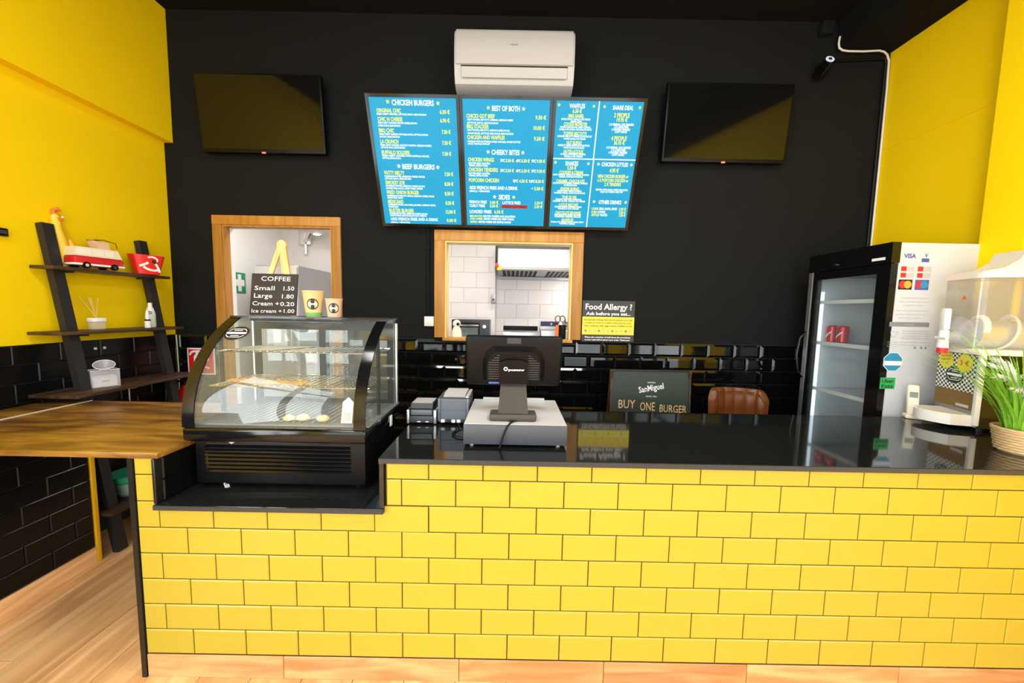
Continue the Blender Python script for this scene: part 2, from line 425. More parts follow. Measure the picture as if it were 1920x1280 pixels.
for i in range(8):
    z1 = 1.222-i*.102; z0 = z1-.102; ph = 2.115 if i % 2 == 0 else 2.115+PW/2
    for lo, hi in ((XL+.012, D0-.07), (D1+.065, 4.11)):
        for a, b in tile_span(0, 0, ph, lo, hi):
            zt = z1
            if i == 0 and a < H1+.03 and b > H0-.03: zt = 1.2
            mtile(wall_back, b-a-G, zt-z0-G, ((a+b)/2, YB-.004, (z0+zt)/2))

# left wall: yellow above, black tiles below, with a shallow beam near the ceiling
wl = MB()
for (a, b, c, d) in [(-1.55, YB+.13, 0, ZC), (YF, -3.95, 0, ZC), (-3.95, -1.55, 0, .25), (-3.95, -1.55, 3.15, ZC)]: wl.box(XL-.12, XL, a, b, c, d)
wall_left = struct('wall_left', 'bright yellow left wall above a black tiled dado', wl, 'wall_yellow', 'wall')
MB().box(XL, XL+.004, -.2, YB-.012, 0, 1.222).build('grout', 'grout_grey', wall_left)
for i in range(11):
    z1 = 1.222-i*.102; z0 = z1-.102; ph = .15+(PW/2 if i % 2 else 0)
    for a, b in tile_span(0, 0, ph, -.15 if i < 4 else .67, YB-.014):
        mtile(wall_left, b-a-G, z1-z0-G, (XL+.004, (a+b)/2, (z0+z1)/2), (0, 0, R(90)))
struct('trim_1', 'yellow beam jutting out along the top of the left wall', MB().box(XL, -1.115, YF, YB, 2.64, ZC), 'wall_yellow', 'beam')
# right wall, pilaster and dropped black soffit
wr = MB()
for (a, b, c, d) in [(-1.55, YB+.13, 0, ZC), (YF, -3.95, 0, ZC), (-3.95, -1.55, 0, .25), (-3.95, -1.55, 3.15, ZC)]: wr.box(XR, XR+.12, a, b, c, d)
wall_right = struct('wall_right', 'bright yellow right wall with a fine horizontal seam', wr, 'wall_yellow', 'wall')
MB().box(XR-.003, XR, -.4, YB, 2.672, 2.679).build('seam', 'wall_yellow', wall_right)
struct('trim_2', 'yellow pilaster standing out from the right wall beside the fridge', MB().box(3.98, XR, .56, .735, 0, ZC-.2), 'wall_yellow', 'pilaster')
struct('ceiling', 'matte black ceiling', MB().box(XL-.12, XR+.12, YF, YB+.13, ZC, ZC+.1), 'ceiling_black', 'ceiling')
struct('trim_3', 'black boxed soffit along the ceiling above the right wall', MB().box(3.72, XR, YF, YB, 3.36, ZC), 'ceiling_black', 'soffit')
for lx, ly, lw, lb in ((.15, -.75, 26, 'added square ceiling lamp over the left of the customer area, nearer the counter'), (2.62, -.75, 44, 'added square ceiling lamp over the right of the customer area, nearer the counter'), (.15, -2.6, 26, 'added square ceiling lamp over the left of the customer area, nearer the street'), (2.62, -2.6, 30, 'added square ceiling lamp over the right of the customer area, nearer the street')):  # lamps added out of view to brighten the side walls
    t = thing('ceiling_lamp', lb, 'lamp', (lx, ly, ZC))
    MB().box(-.3, .3, -.3, .3, -.06, 0).build('housing', 'plastic_black', t)
    MB().rbox(-.28, .28, -.28, .28, -.066, -.06, .002, 1).build('diffuser', 'added_shop_lamp', t)
    area('added_ceiling_light', (lx, ly, ZC-.075), (0, 0, 0), 0.56, 0.56, lw, (1, .98, .95))
# front wall behind the camera with glazed shop front
wf = MB()
for (a, b, c, d) in [(XL-.12, -.8, 0, ZC), (3.7, XR+.12, 0, ZC), (-.8, 3.7, 0, .25), (-.8, 3.7, 3.15, ZC)]: wf.box(a, b, YF-.12, YF, c, d)
struct('wall_front', 'yellow street wall around the glazed shop front', wf, 'wall_yellow', 'wall')
wn = tag(MB().box(-.8, 3.7, YF-.07, YF-.064, .25, 3.15).build('window_2', 'glass_clear'), 'tall shop front glazing', 'window', None, 'structure')
fr = MB()
for q in (-.8, .3, 1.42, 2.5, 3.64): fr.box(q, q+.06, YF-.1, YF-.03, .25, 3.15)
for q in (.25, 2.25, 3.09): fr.box(-.8, 3.7, YF-.1, YF-.03, q, q+.06)
fr.build('window_frame', 'plastic_black', wn)
for nm, lb, q in (('window_added_left', 'tall side glazing added for light left of the customer area', XL-.07), ('window_added_right', 'tall side glazing added for light right of the customer area', XR+.064)):  # unseen side windows, added to go with the extra side light
    wn = tag(MB().box(q, q+.006, -3.95, -1.55, .25, 3.15).build(nm, 'glass_clear'), lb, 'window', None, 'structure')
    fr = MB()
    for k in (-3.95, -2.78, -1.61): fr.box(q-.03, q+.036, k, k+.06, .25, 3.15)
    for k in (.25, 2.25, 3.09): fr.box(q-.03, q+.036, -3.95, -1.55, k, k+.06)
    fr.build('window_frame', 'plastic_black', wn)

# kitchen behind the wall
KX0, KX1, KY0, KY1, KZ = -1.62, 2.6, YB+WB, 3.5, 2.75
struct('floor_kitchen', 'grey kitchen floor beyond the doorway', MB().box(KX0, KX1, KY0, KY1+.1, -.05, 0), 'kitchen_floor', 'floor')
struct('ceiling_kitchen', 'white kitchen ceiling', MB().box(KX0, KX1, KY0, KY1+.1, KZ, KZ+.05), 'plaster_white', 'ceiling')
struct('wall_kitchen_left', 'white kitchen side wall beyond the doorway', MB().box(KX0-.1, KX0, KY0, KY1+.1, 0, KZ), 'plaster_white', 'wall')
struct('wall_kitchen_right', 'white kitchen wall on the right', MB().box(KX1, KX1+.1, KY0, KY1+.1, 0, KZ), 'plaster_white', 'wall')
struct('wall_kitchen_front', 'white kitchen face of the black wall', MB().box(KX0, D0-.1, KY0, KY0+.01, 0, KZ).box(D1+.1, H0-.1, KY0, KY0+.01, 0, KZ).box(H1+.1, KX1, KY0, KY0+.01, 0, KZ).box(D0-.1, KX1, KY0, KY0+.01, DZ+.08, KZ), 'plaster_white', 'wall')
kb = struct('wall_kitchen_back', 'white tiled kitchen wall seen through the serving hatch', MB().box(KX0, KX1, KY1+.006, KY1+.1, 0, KZ), 'kitchen_grout', 'wall')
KJ = 1.20; KJY = 3.2
kj = struct('wall_kitchen_recess', 'white tiled kitchen wall return left of the extractor hood', MB().box(.35, KJ, KJY+.006, KY1, 0, KZ), 'kitchen_grout', 'wall')
kt = {}
def ktile(parent, x0, x1, z0, z1, y):
    k = (round(x1-x0, 3), round(z1-z0, 3))
    if k not in kt: kt[k] = metro(k[0]-.003, k[1]-.003, .002, .006).mesh('kitchen_tile', 'kitchen_tile', smooth=False)
    inst('tile', kt[k], parent, ((x0+x1)/2, y, (z0+z1)/2))
for i in range(9):
    z0 = .985+i*.185; ph = 1.47-(.155 if i % 2 else 0)
    if z0+.185 > KZ: break
    q = ph-.31*2
    while q < KX1:
        a, b = max(q, KJ), min(q+.31, KX1)
        if b-a > .02: ktile(kb, a, b, z0, z0+.185, KY1+.006)
        q += .31
    q = .35-(.155 if i % 2 else 0)
    while q < KJ:
        a, b = max(q, .35), min(q+.31, KJ)
        if b-a > .02: ktile(kj, a, b, z0, z0+.185, KJY+.006)
        q += .31
for (lx, ly, n) in ((-.6, 2.2, 'white strip lamp on the kitchen ceiling behind the doorway'), (1.6, 1.98, 'white strip lamp on the kitchen ceiling behind the hatch')):
    t = thing('ceiling_lamp', n, 'lamp', (lx, ly, KZ))
    MB().box(-.62, .62, -.09, .09, -.05, 0).build('housing', 'plastic_white', t)
    MB().rbox(-.6, .6, -.08, .08, -.075, -.05, .01).build('diffuser', 'kitchen_lamp', t)
    area('kitchen_lamp_light', (lx, ly, KZ-.09), (0, 0, 0), 1.2, .18, 23, (1, .96, .91))

# door frame and hatch frame
def frame(name, label, x0, x1, z0, z1, wd, cat, sill):
    t = thing(name, label, cat, ((x0+x1)/2, YB, z0)); t['kind'] = 'structure'
    a = (x1-x0)/2; h = z1-z0
    MB().rbox(-a-wd, -a, -.02, 0, 0, h, .003).build('jamb', 'frame_wood', t)
    MB().rbox(a, a+wd, -.02, 0, 0, h, .003).build('jamb', 'frame_wood', t)
    MB().rbox(-a-wd, a+wd, -.021, 0, h, h+wd, .003).build('head', 'frame_wood', t)
    d_ = WB+.012 if sill else .05; lm = 'lining_yellow' if sill else 'frame_wood'
    MB().box(-a, -a+.012, -.01, d_, 0, h-.012).build('lining', lm, t)
    MB().box(a-.012, a, -.01, d_, 0, h-.012).build('lining', lm, t)
    MB().box(-a, a, -.01, d_, h-.012, h).build('lining', lm, t)
    if not sill:
        MB().box(-a, -a+.011, d_, WB+.012, 0, h-.012).build('reveal', 'plaster_white', t)
        MB().box(a-.011, a, d_, WB+.012, 0, h-.012).build('reveal', 'plaster_white', t)
        MB().box(-a, a, d_, WB+.012, h-.011, h).build('reveal', 'plaster_white', t)
    return t
frame('door_1', 'orange wood door frame opening to the kitchen behind the display case', D0, D1, 0, DZ, .068, 'door frame', False)
hf = frame('window_1', 'orange wood frame of the serving hatch above the till', H0, H1, HZ0+.022, HZ1, .078, 'hatch', True)
MB().rbox(-(H1-H0)/2-.01, (H1-H0)/2+.01, -.055, WB+.03, -.022, 0, .004).build('sill', 'frame_wood', hf)

# ------------------------------------------------------------------ service counter
sc = thing('service_counter', 'long counter faced with bright yellow metro tiles', 'counter', (2.0, 0, 0))
OX = -2.0
MB().box(.004+OX, .094+OX, .004, .62, 0, .880).box(.094+OX, .948+OX, .004, .62, 0, .686).box(.948+OX, 3.96+OX, .004, .64, 0, .880).build('core', 'grout_dark', sc)
MB().box(.000+OX, .018+OX, -.006, .63, 0, .880).build('edge_strip', 'trim_black', sc)
NX0, NX1, NZ = .0985, .945, .688
yc = {}
def ytile_mesh(w, h):
    k = (round(w, 3), round(h, 3))
    if k not in yc: yc[k] = metro(w, h, .004, .0055).mesh('yellow_tile', 'tile_yellow', smooth=False)
    return yc[k]
def ytile(x0, x1, z0, z1):
    g = .0034
    if x1-x0 < .01 or z1-z0 < .008: return
    inst('tile', ytile_mesh(x1-x0-g, z1-z0-g), sc, ((x0+x1)/2+OX, .004, (z0+z1)/2))
for i in range(8):
    z0, z1 = BB+i*PH, BB+(i+1)*PH
    if i == 7: z1 = .884
    ph = 0. if i % 2 == 0 else PW/2
    for a, b in tile_span(0, 0, ph, .019, 4.0):
        if z1 <= NZ or a >= NX1+.008: ytile(a, b, z0, z1); continue
        if i == 5:
            if a < NX0-.02: ytile(a, NX0+.003, z0, z1)
            elif b > NX1+.02:     # notched tile under the slab corner
                g = .0021; X0, X1 = a+g+OX, b-g+OX; c = NX1+.006+OX
                MB().prism([(X0, z0+g), (X1, z0+g), (X1, z1-g), (c, z1-g), (c, NZ-g), (X0, NZ-g)], -.0015, .004).build('tile', 'tile_yellow', sc, smooth=False)
            else: ytile(a, b, z0, NZ)
            continue
        if a < NX0: ytile(a, min(b, NX0-.005), z0, z1)
        if b > NX1+.012: ytile(max(a, NX1+.012), b, z0, z1)
# skirting of wood-look boards under the tiles
cuts = [.019, .55, 1.235, 1.80, 2.36, 2.955, 3.55, 3.99]
for a, b in zip(cuts, cuts[1:]):
    MB().rbox(a+.001+OX, b-.001+OX, -.002, .004, 0, BB-.003, .0015, 1).build('skirting_board', 'skirting_wood', sc)
# granite tops
t = thing('granite_worktop', 'polished black granite worktop along the yellow counter', 'worktop', (2.0, 0, .884))
MB().prism([(.937+OX, -.016), (3.975+OX, -.016), (3.975+OX, .55), (3.975+OX, .67), (.937+OX, .67)], 0, .021, 'z').build('slab', 'granite_black', t, smooth=False)
MB().box(.937+OX, 3.975+OX, -.0185, -.0162, .001, .0195).build('front_edge', 'granite_edge', t)
MB().box(.937+OX, .953+OX, -.012, .66, -.1735, -.001).build('side_panel', 'granite_black', t)
t = thing('granite_ledge', 'lower black granite ledge carrying the display case', 'ledge', (.52, 0, .689))
MB().rbox(.098-.52, .952-.52, -.018, .62, 0, .021, .003).build('slab', 'granite_black', t)
MB().box(.1-.52, .95-.52, -.0205, -.0183, .002, .019).build('front_edge', 'granite_edge', t)
np_ = MB().rbox(.096-.52, .108-.52, -.012, .62, .022, .193, .002).build('side_panel', 'trim_black', t)
for i, (z0, z1) in enumerate(((.024, .105), (.108, .191))):
    for a, b in ((.012, .2), (.204, .404), (.408, .61)):
        mtile(np_, b-a, z1-z0, (.108-.52, (a+b)/2, (z0+z1)/2), (0, 0, R(90)))

# low tiled stub wall and wood flap on the left
SX = -.885
st = struct('wall_stub', 'low black tiled wall carrying the wooden flap on the left', MB().box(XL, SX-.012, -1.6, .635, 0, .868), 'grout_grey', 'low wall')
for i in range(8):
    z0 = BB+i*.097; ph = .03+(PW/2 if i % 2 else 0)
    for a, b in tile_span(0, 0, ph, -.95, .62):
        mtile(st, b-a-G, .097-G, (SX-.012, (a+b)/2, z0+.0485), (0, 0, R(90)))
for a, b in ((-1.6, -.55), (-.55, .05), (.05, .62)):
    MB().rbox(SX-.012, SX+.002, a+.001, b-.001, 0, BB-.004, .0015, 1).build('skirting_board', 'floor_wood', st)
tag(MB().rbox(SX-.03, SX+.004, .621, .641, .0, .868, .002).build('trim_4', 'yellow_trim'), 'thin yellow corner strip at the end of the low black wall', 'trim', None, 'structure')
t = thing('wood_ledge', 'fixed brown wooden ledge against the left wall, behind the pale hinge strip', 'ledge', (-1.05, .35, .869))
MB().rbox(XL+1.05+.012, -.936+1.05, -.95, .345, 0, .034, .002).build('board', 'flap_wood', t)
t = thing('counter_flap', 'wide glossy brown wooden flap bridging to the yellow counter', 'counter flap', (-.42, .35, .883))
MB().rbox(-.93+.42, .118+.42, -.358, .347, 0, .022, .002).build('board', 'flap_wood', t)
MB().box(-.944+.42, -.931+.42, -.358, .347, .0205, .0245).build('hinge_strip', 'strip_cream', t)
MB().rbox(.0+.42, .11+.42, -.352, .25, -.003, -.0005, .0005, 1).build('bearer', 'frame_wood', t)

# ------------------------------------------------------------------ menu boards
def textw(txt, bold=.0):
    cu = bpy.data.curves.new('t', 'FONT'); cu.body = txt; cu.size = 1; cu.offset = bold
    o = bpy.data.objects.new('t', cu); me = o.to_mesh()
    xs = [v.co.x for v in me.vertices] or [0, 1]; ys = [v.co.y for v in me.vertices] or [0, 1]
    r = (min(xs), max(xs), min(ys), max(ys)); o.to_mesh_clear(); bpy.data.objects.remove(o); bpy.data.curves.remove(cu); return r
def fit(T, txt, x0, x1, zc, h, bold=.03, cap=.73, rot=0.):
    """lettering that fills x0..x1 with capitals of height h centred on zc"""
    a, b, c, d = textw(txt, bold); size = h/cap
    T.put(txt, x0-a*size*((x1-x0)/((b-a)*size)), zc-h/2, size, 'LEFT', bold, sx=(x1-x0)/((b-a)*size), rot=rot); return T
BW, BH, BT = .559, .774, .388
def board(k, label, L0, L1, R0, R1, T0, T1, lines):
    x0 = .474+k*.600
    t = thing('menu_board', label, 'menu board', (x0+BW/2, 1.42, 2.074), 0, None, (BT, 0, 0)); t['group'] = 'backlit menu boards over the hatch'
    fw = .0195
    MB().rbox(-BW/2-fw, BW/2+fw, .002, .04, -fw, BH+fw, .003).build('back_case', 'plastic_black', t)
    f = MB().box(-BW/2-fw, -BW/2, -.006, .003, -fw, BH+fw).box(BW/2, BW/2+fw, -.006, .003, -fw, BH+fw).box(-BW/2, BW/2, -.006, .003, -fw, 0).box(-BW/2, BW/2, -.006, .003, BH, BH+fw)
    f.build('frame', 'plastic_blackgloss', t, smooth=False)
    MB().box(-BW/2, BW/2, -.001, .002, 0, BH).build('panel', 'menu_blue', t, smooth=False)
    for q_ in (-.2, .2): MB().cyl((q_, .04, .06), (q_, .10, .045), .012).build('bracket', 'plastic_black', t)
    for q_ in (-.2, .2): MB().cyl((q_, .04, BH-.08), (q_, .35, BH+.05), .006, n=8).build('stay', 'plastic_black', t)
    Ts = {}
    for ln in lines:
        kind, txt, a, b, y, h = ln[:6]
        tt = (y-T0)/(T1-T0); L = L0+(L1-L0)*tt; Rr = R0+(R1-R0)*tt
        v = tt/(1.12-.12*tt); z = BH*(1-v); sc_ = BW/(Rr-L)
        X0, X1 = -BW/2+(a-L)*sc_, -BW/2+(b-L)*sc_; H = h*sc_
        q = Text(); Ts.setdefault(kind, []).append(q)
        if txt == '*': q.star(X0, z, H)
        elif txt == '#': q.rect(X0, X1, z-H/2, z+H/2)
        elif txt == '|':                      # vertical rule from y to h
            t2 = (h-T0)/(T1-T0); v2 = t2/(1.12-.12*t2); q.poly([(X0-.0035, z), (X0+.0035, z), (X0+.0035, BH*(1-v2)), (X0-.0035, BH*(1-v2))])
        else: fit(q, txt, X0, X1, z, H, .028 if h > 20 else .035)
    nm = {'w': ('lettering_white', 'menu_white', -.0022), 'y': ('lettering_yellow', 'menu_yellow', -.0022), 'r': ('red_tag', 'menu_red', -.0018), 'b': ('lettering_dark', 'print_black', -.0028)}
    for kk, qs in Ts.items():
        for q in qs: q.build(nm[kk][0], nm[kk][1], t, (0, nm[kk][2], 0))
    return t
B1 = [('w', 'CHICKEN BURGERS', 258, 632, 108, 42), ('y', '*', 222, 0, 104, 19), ('y', '*', 668, 0, 110, 19)]
def item(n, a, b, y, p, pa, pb, d):
    global B1
    r = [('y', n, a, b, y, 31), ('y', p, pa, pb, y+4, 30)]
    for txt, c, e, yy in d: r.append(('w', txt, c, e, yy, 14))
    return r
B1 += item('ORIGINAL CHIC', 122, 340, 180, '6.50 €', 685, 772, [('FRESH CRISPY CHICKEN, LETTUCE, MAYO, BRIOCHE BUN', 126, 565, 212)])
B1 += item('CHIC N CHEESE', 133, 353, 255, '6.90 €', 688, 772, [('FRESH CRISPY CHICKEN, MELTED CHEESE, BACON,', 136, 484, 288), ('CHEESE SAUCE, BRIOCHE BUN', 138, 336, 313)])
B1 += item('BBQ CHIC', 145, 280, 355, '7.50 €', 702, 780, [('FRESH CRISPY CHICKEN WITH BBQ SAUCE, LETTUCE, BACON,', 150, 582, 388), ('BACON, BRIOCHE BUN', 152, 330, 411)])
B1 += item('LA CRUNCH', 157, 318, 452, '7.50 €', 705, 785, [('FRESH CRISPY CHICKEN, CRUNCHY DORITOS, AMERICAN CHEESE,', 160, 612, 484), ('LETTUCE, MAYO, BRIOCHE BUN', 164, 378, 506)])
B1 += item('BUFFALO SOLDIER', 170, 420, 548, '7.50 €', 707, 787, [('FRESH CRISPY CHICKEN WITH BUFFALO SAUCE,', 174, 592, 578), ('LETTUCE, BRIOCHE BUN', 178, 340, 600)])
B1 += [('w', 'BEEF BURGERS', 352, 640, 672, 40), ('w', '*', 322, 0, 670, 19), ('w', '*', 668, 0, 674, 19)]
B1 += item('PATTY MELTY', 195, 372, 730, '7.50 €', 727, 803, [('HOMEMADE PATTIES, AMERICAN CHEESE, PICKLES,', 198, 555, 762), ('LETTUCE, MAYO, BRIOCHE BUN', 200, 432, 783)])
B1 += item('SMOKEY JOE', 205, 375, 818, '8.50 €', 728, 805, [('HOMEMADE PATTIES, AMERICAN CHEESE, BACON,', 208, 555, 848), ('SMOKED BBQ SAUCE, CRISPY FRIED ONION', 210, 535, 870)])
B1 += item('FRIED ONION BURGER', 218, 502, 905, '8.50 €', 730, 808, [('HOMEMADE PATTIES WITH ONION, AMERICAN CHEESE, PICKLES', 220, 636, 937), ('BRIOCHE BUN', 224, 360, 956)])
B1 += item('MEXICANO', 228, 365, 990, '8.50 €', 737, 813, [('HOMEMADE PATTIES, CHILLI SALSA, JALAPENO, CHEDDAR CHEESE,', 232, 650, 1018), ('BRIOCHE BUN', 234, 320, 1038)])
B1 += item('BUSTER BURGER', 240, 458, 1070, '12.00 €', 740, 826, [('HOMEMADE PATTIES, AMERICAN CHEESE, BACON,', 244, 580, 1098), ('ONION RINGS, BBQ SAUCE, LETTUCE, TOMATO', 248, 570, 1117)])
B1 += [('w', 'ADD FRENCH FRIES AND A DRINK', 252, 672, 1148, 25), ('y', '5.00 €', 748, 832, 1152, 26), ('w', '(SMALL) + SEASONED', 256, 425, 1178, 12)]
board(0, 'left menu board with chicken burgers above beef burgers', 48, 205, 828, 878, 65, 1190, B1)
B2 = [('w', 'BEST OF BOTH', 1145, 1395, 150, 40), ('y', '*', 1112, 0, 148, 18), ('w', '*', 1428, 0, 152, 18)]
B2 += item('CHICKS GOT BEEF', 918, 1170, 220, '9.50 €', 1535, 1630, [('CRISPY CHICKEN, BEEF PATTY, CHEDDAR, AMERICAN CHEESE,', 922, 1335, 253), ('LETTUCE, MAYO, BRIOCHE BUN', 924, 1200, 281)])
B2 += item('BBQ STACKER', 920, 1118, 312, '10.00 €', 1518, 1620, [('CRISPY CHICKEN, BEEF PATTY, AMERICAN CHEESE, BACON,', 924, 1306, 345), ('ONION RINGS, LETTUCE, BBQ SAUCE, BRIOCHE BUN', 926, 1338, 373)])
B2 += item('CHICKEN AND WAFFLES', 924, 1260, 407, '9.50 €', 1522, 1618, [('WAFFLES WITH BUTTERMILK FRIED CHICKEN, HONEY BUTTER', 926, 1402, 445), ('AND MAPLE SYRUP', 928, 1128, 466)])
B2 += [('w', 'CHEEKY BITES', 1142, 1395, 537, 40), ('w', '*', 1112, 0, 536, 18), ('w', '*', 1424, 0, 538, 18)]
for n, b, y in (('CHICKEN WINGS', 1165, 606), ('CHICKEN TENDERS', 1200, 696)):
    B2 += [('y', n, 932 if b < 1180 else 936, b, y, 31), ('w', 'BUTTER MILK COATED,', 938, 1132, y+34, 15), ('w', 'ORIGINAL, BUFFALO OR BBQ', 940, 1110, y+54, 14)]
    for p, v, a in (('3PC', '3.50 €', 1222), ('6PC', '6.50 €', 1364), ('9PC', '9.50 €', 1502)):
        B2 += [('w', p, a, a+42, y+4, 24), ('y', v, a+48, a+122, y+4, 26)]
B2 += [('y', 'POPCORN CHICKEN', 940, 1210, 790, 31), ('w', '8PC', 1338, 1384, 792, 24), ('y', '4.50 €', 1392, 1468, 792, 26), ('w', '16PC', 1482, 1535, 792, 24), ('y', '8.50 €', 1540, 1614, 792, 26)]
B2 += [('w', 'ADD FRENCH FRIES AND A DRINK', 944, 1380, 858, 28), ('w', '+', 1502, 1520, 858, 14), ('y', '5.00 €', 1528, 1610, 858, 28), ('w', '(SMALL) + SEASONED', 946, 1130, 890, 15)]
B2 += [('w', 'SIDES', 1208, 1310, 940, 40), ('w', '*', 1172, 0, 940, 18), ('y', '*', 1344, 0, 940, 18)]
B2 += [('w', 'FRENCH FRIES', 945, 1102, 988, 24), ('y', '3.00 €', 1130, 1205, 990, 24), ('w', 'LATTICE FRIES', 1244, 1405, 990, 24), ('y', '3.50 €', 1532, 1604, 988, 24),
       ('w', 'CURLY FRIES', 947, 1086, 1022, 24), ('y', '3.50 €', 1130, 1203, 1022, 24), ('r', '#', 1232, 1468, 1027, 30), ('b', 'CHEESE GOT FRIED', 1240, 1460, 1027, 20), ('y', '3.50 €', 1530, 1602, 1022, 24)]
B2 += [('w', 'LOADED FRIES', 948, 1145, 1076, 28), ('y', '6.50 €', 1170, 1252, 1076, 28)]
for n, a, b, n2, c, y in (('BBQ BACON', 950, 1060, 'MELTED CHEESE AND JALAPENO', 1360, 1117), ('CHILLI CHEESE', 952, 1066, 'MELTED CHEESE AND CRISPY ONION', 1346, 1142), ('BUFFALO', 954, 1018, 'MELTED CHEESE AND BUFFALO SAUCE', 1320, 1170)):
    B2 += [('y', n, a, b, y, 17), ('w', n2, b+10, c, y, 17)]
board(1, 'middle menu board headed best of both and cheeky bites', 880, 925, 1665, 1612, 72, 1200, B2)
B3 = [('w', '|', 492, 0, 80, 590), ('w', '#', 80, 815, 590, 9), ('w', '|', 440, 0, 590, 1203)]
def cen(kind, txt, c, w_, y, h): return (kind, txt, c-w_/2, c+w_/2, y, h)
B3 += [cen('w', 'WAFFLES', 293, 140, 124, 34), ('y', '*', 130, 0, 118, 15), ('y', '*', 442, 0, 124, 15), cen('y', '6.50 €', 293, 82, 168, 30)]
for n, w_, y, d in (('MRS BABEL', 140, 211, (('MAPLE SYRUP, VANILLA ICE CREAM,', 260, 240), ('WHIPPED CREAM', 100, 260))), ('COOKIE MONSTER', 210, 283, (('WHITE CHOCOLATE, OREO COOKIE,', 275, 310), ('VANILLA ICE CREAM, CHOCOLATE SAUCE', 290, 330))),
                    ('TOFFEE BISCOTTI', 205, 366, (('CARAMEL BISCOTTI CREAM, LOTUS BISCUIT', 310, 390), ('WHITE VANILLA ICE CREAM', 195, 412))), ('NUT BUENO', 135, 446, (('HAZELNUT CREAM, KINDER CHOCOLATE BAR,', 285, 470), ('WHITE CHOCOLATE SAUCE', 185, 491))), ('NUTELLICIOUS', 172, 525, (('NUTELLA, STRAWBERRY, BANANA,', 225, 548), ('VANILLA ICE CREAM', 165, 568)))):
    c = 285-(y-211)*.08; B3.append(cen('y', n, c, w_, y, 28))
    for tx, ww, yy in d: B3.append(cen('w', tx, c-3, ww, yy, 14))
B3 += [cen('w', 'SHARE DEAL', 704, 185, 132, 34), ('y', '*', 538, 0, 126, 15), ('y', '*', 853, 0, 129, 15)]
for n, p, y, c in (('2 PEOPLE', '19.95 €', 197, 692), ('4 PEOPLE', '36.95 €', 400, 666)):
    B3 += [cen('y', n, c, 138, y, 34), cen('y', p, c+2, 96, y+40, 30), cen('w', '2 X ORIGINAL CHIC BURGERS', c-4, 220, y+82, 17), cen('w', '2 X LARGE FRIES', c-6, 130, y+104, 17), cen('w', '6 CHICKEN TENDERS', c-10, 165, y+126, 17), cen('w', '2 SOFT DRINKS', c-10, 110, y+147, 15)]
B3 += [cen('w', 'SHAKES', 246, 115, 630, 34), ('w', '*', 100, 0, 624, 15), ('w', '*', 393, 0, 630, 15), cen('y', '5.50 €', 246, 80, 670, 30)]
for n, w_, y, d in (('COOKIES & CREAM', 210, 710, (('OREO COOKIES, VANILLA ICE CREAM, WHIPPED', 320, 732), ('CREAM, CHOCOLATE SAUCE', 210, 750))), ('CARAMEL CHOCOLATE', 250, 788, (('CHOCOLATE ICE CREAM, CARAMEL, WHIPPED', 310, 808), ('CREAM', 115, 826))), ('KINDER BUENO', 165, 858, (('KINDER BUENO, VANILLA ICE CREAM,', 215, 878), ('WHIPPED CREAM, CHOCOLATE SAUCE', 275, 896))),
                    ('THE ELVIS', 130, 934, (('PEANUT BUTTER, BANANA,', 230, 954), ('CARAMEL SAUCE, VANILLA ICE CREAM', 285, 970))), ('LOTUS BISCOFF', 170, 1004, (('BISCOFF SPREAD, WHIPPED CREAM', 235, 1022), ('VANILLA ICE CREAM', 185, 1038))), ('CHOCOLATE BROWNIE', 225, 1076, (('CHOCOLATE ICE CREAM, BROWNIE', 235, 1096), ('WHIPPED CREAM, SAUCE', 230, 1112))), ('WAFFLES', 105, 1142, (('VANILLA ICE CREAM, WAFFLE, MAPLE SYRUP', 290, 1160), ('WHIPPED CREAM', 135, 1176)))):
    c = 240-(y-710)*.08; B3.append(cen('y', n, c, w_, y, 26))
    for tx, ww, yy in d: B3.append(cen('w', tx, c-3, ww, yy, 13))
B3 += [cen('w', 'CHICKEN LITTLES', 628, 235, 632, 32), ('w', '*', 483, 0, 632, 15), ('w', '*', 775, 0, 634, 15), cen('y', '4.95 €', 622, 80, 686, 32)]
for n, w_, y in (('MINI CHICKEN BURGER or', 272, 738), ('6 X POPCORN CHICKEN or', 272, 775), ('2 X TENDERS', 145, 811)): B3.append(cen('y', n, 614-(y-738)*.08, w_, y, 27))
B3 += [cen('w', 'SERVED WITH SMALL FRIES AND JUICE,', 600, 285, 860, 15), cen('w', 'FRUIT OR YOGURT AND TOY', 600, 200, 880, 15)]
B3 += [cen('w', 'OTHER DRINKS', 584, 200, 972, 32), ('w', '*', 442, 0, 970, 15), ('w', '*', 722, 0, 972, 15)]
for n, n2, b, b2, p, y in (('COKE', 'ZERO, FANTA, SPRITE', 480, 645, '2.00 €', 1033), ('ICED', 'COFFEE', 466, 542, '2.50 €', 1063), ('BOTTLED', 'WATER', 488, 560, '1.50 €', 1090)):
    B3 += [('y', n, 420, b, y, 19), ('w', n2, b+6, b2, y, 19), ('y', p, 662, 724-(y-1033)*.12, y, 22)]
board(2, 'right menu board divided in four by white lines', 108, 43, 893, 715, 80, 1203, B3)

# ------------------------------------------------------------------ televisions
def tv(label, x0, wdt, h, zb):
    t = thing('television', label, 'television', (x0+wdt/2, 1.42, zb), 0, 'wall-mounted televisions', (.102, 0, 0))
    MB().rbox(-wdt/2, wdt/2, 0, .045, 0, h, .004).build('casing', 'plastic_black', t)
    MB().box(-wdt/2+.012, wdt/2-.012, -.002, .001, .024, h-.012).build('screen', 'screen_dark', t)
    MB().rbox(-.014, .014, -.006, .004, -.006, .006, .002).build('standby_light', 'led_red', t)
    MB().box(-.12, .12, .045, .052, .16, .34).build('bracket', 'plastic_black', t)
tv('switched-off black television left of the menu boards', -.842, .891, .514, 2.553)
tv('switched-off black television right of the menu boards', 2.476, .887, .517, 2.548)

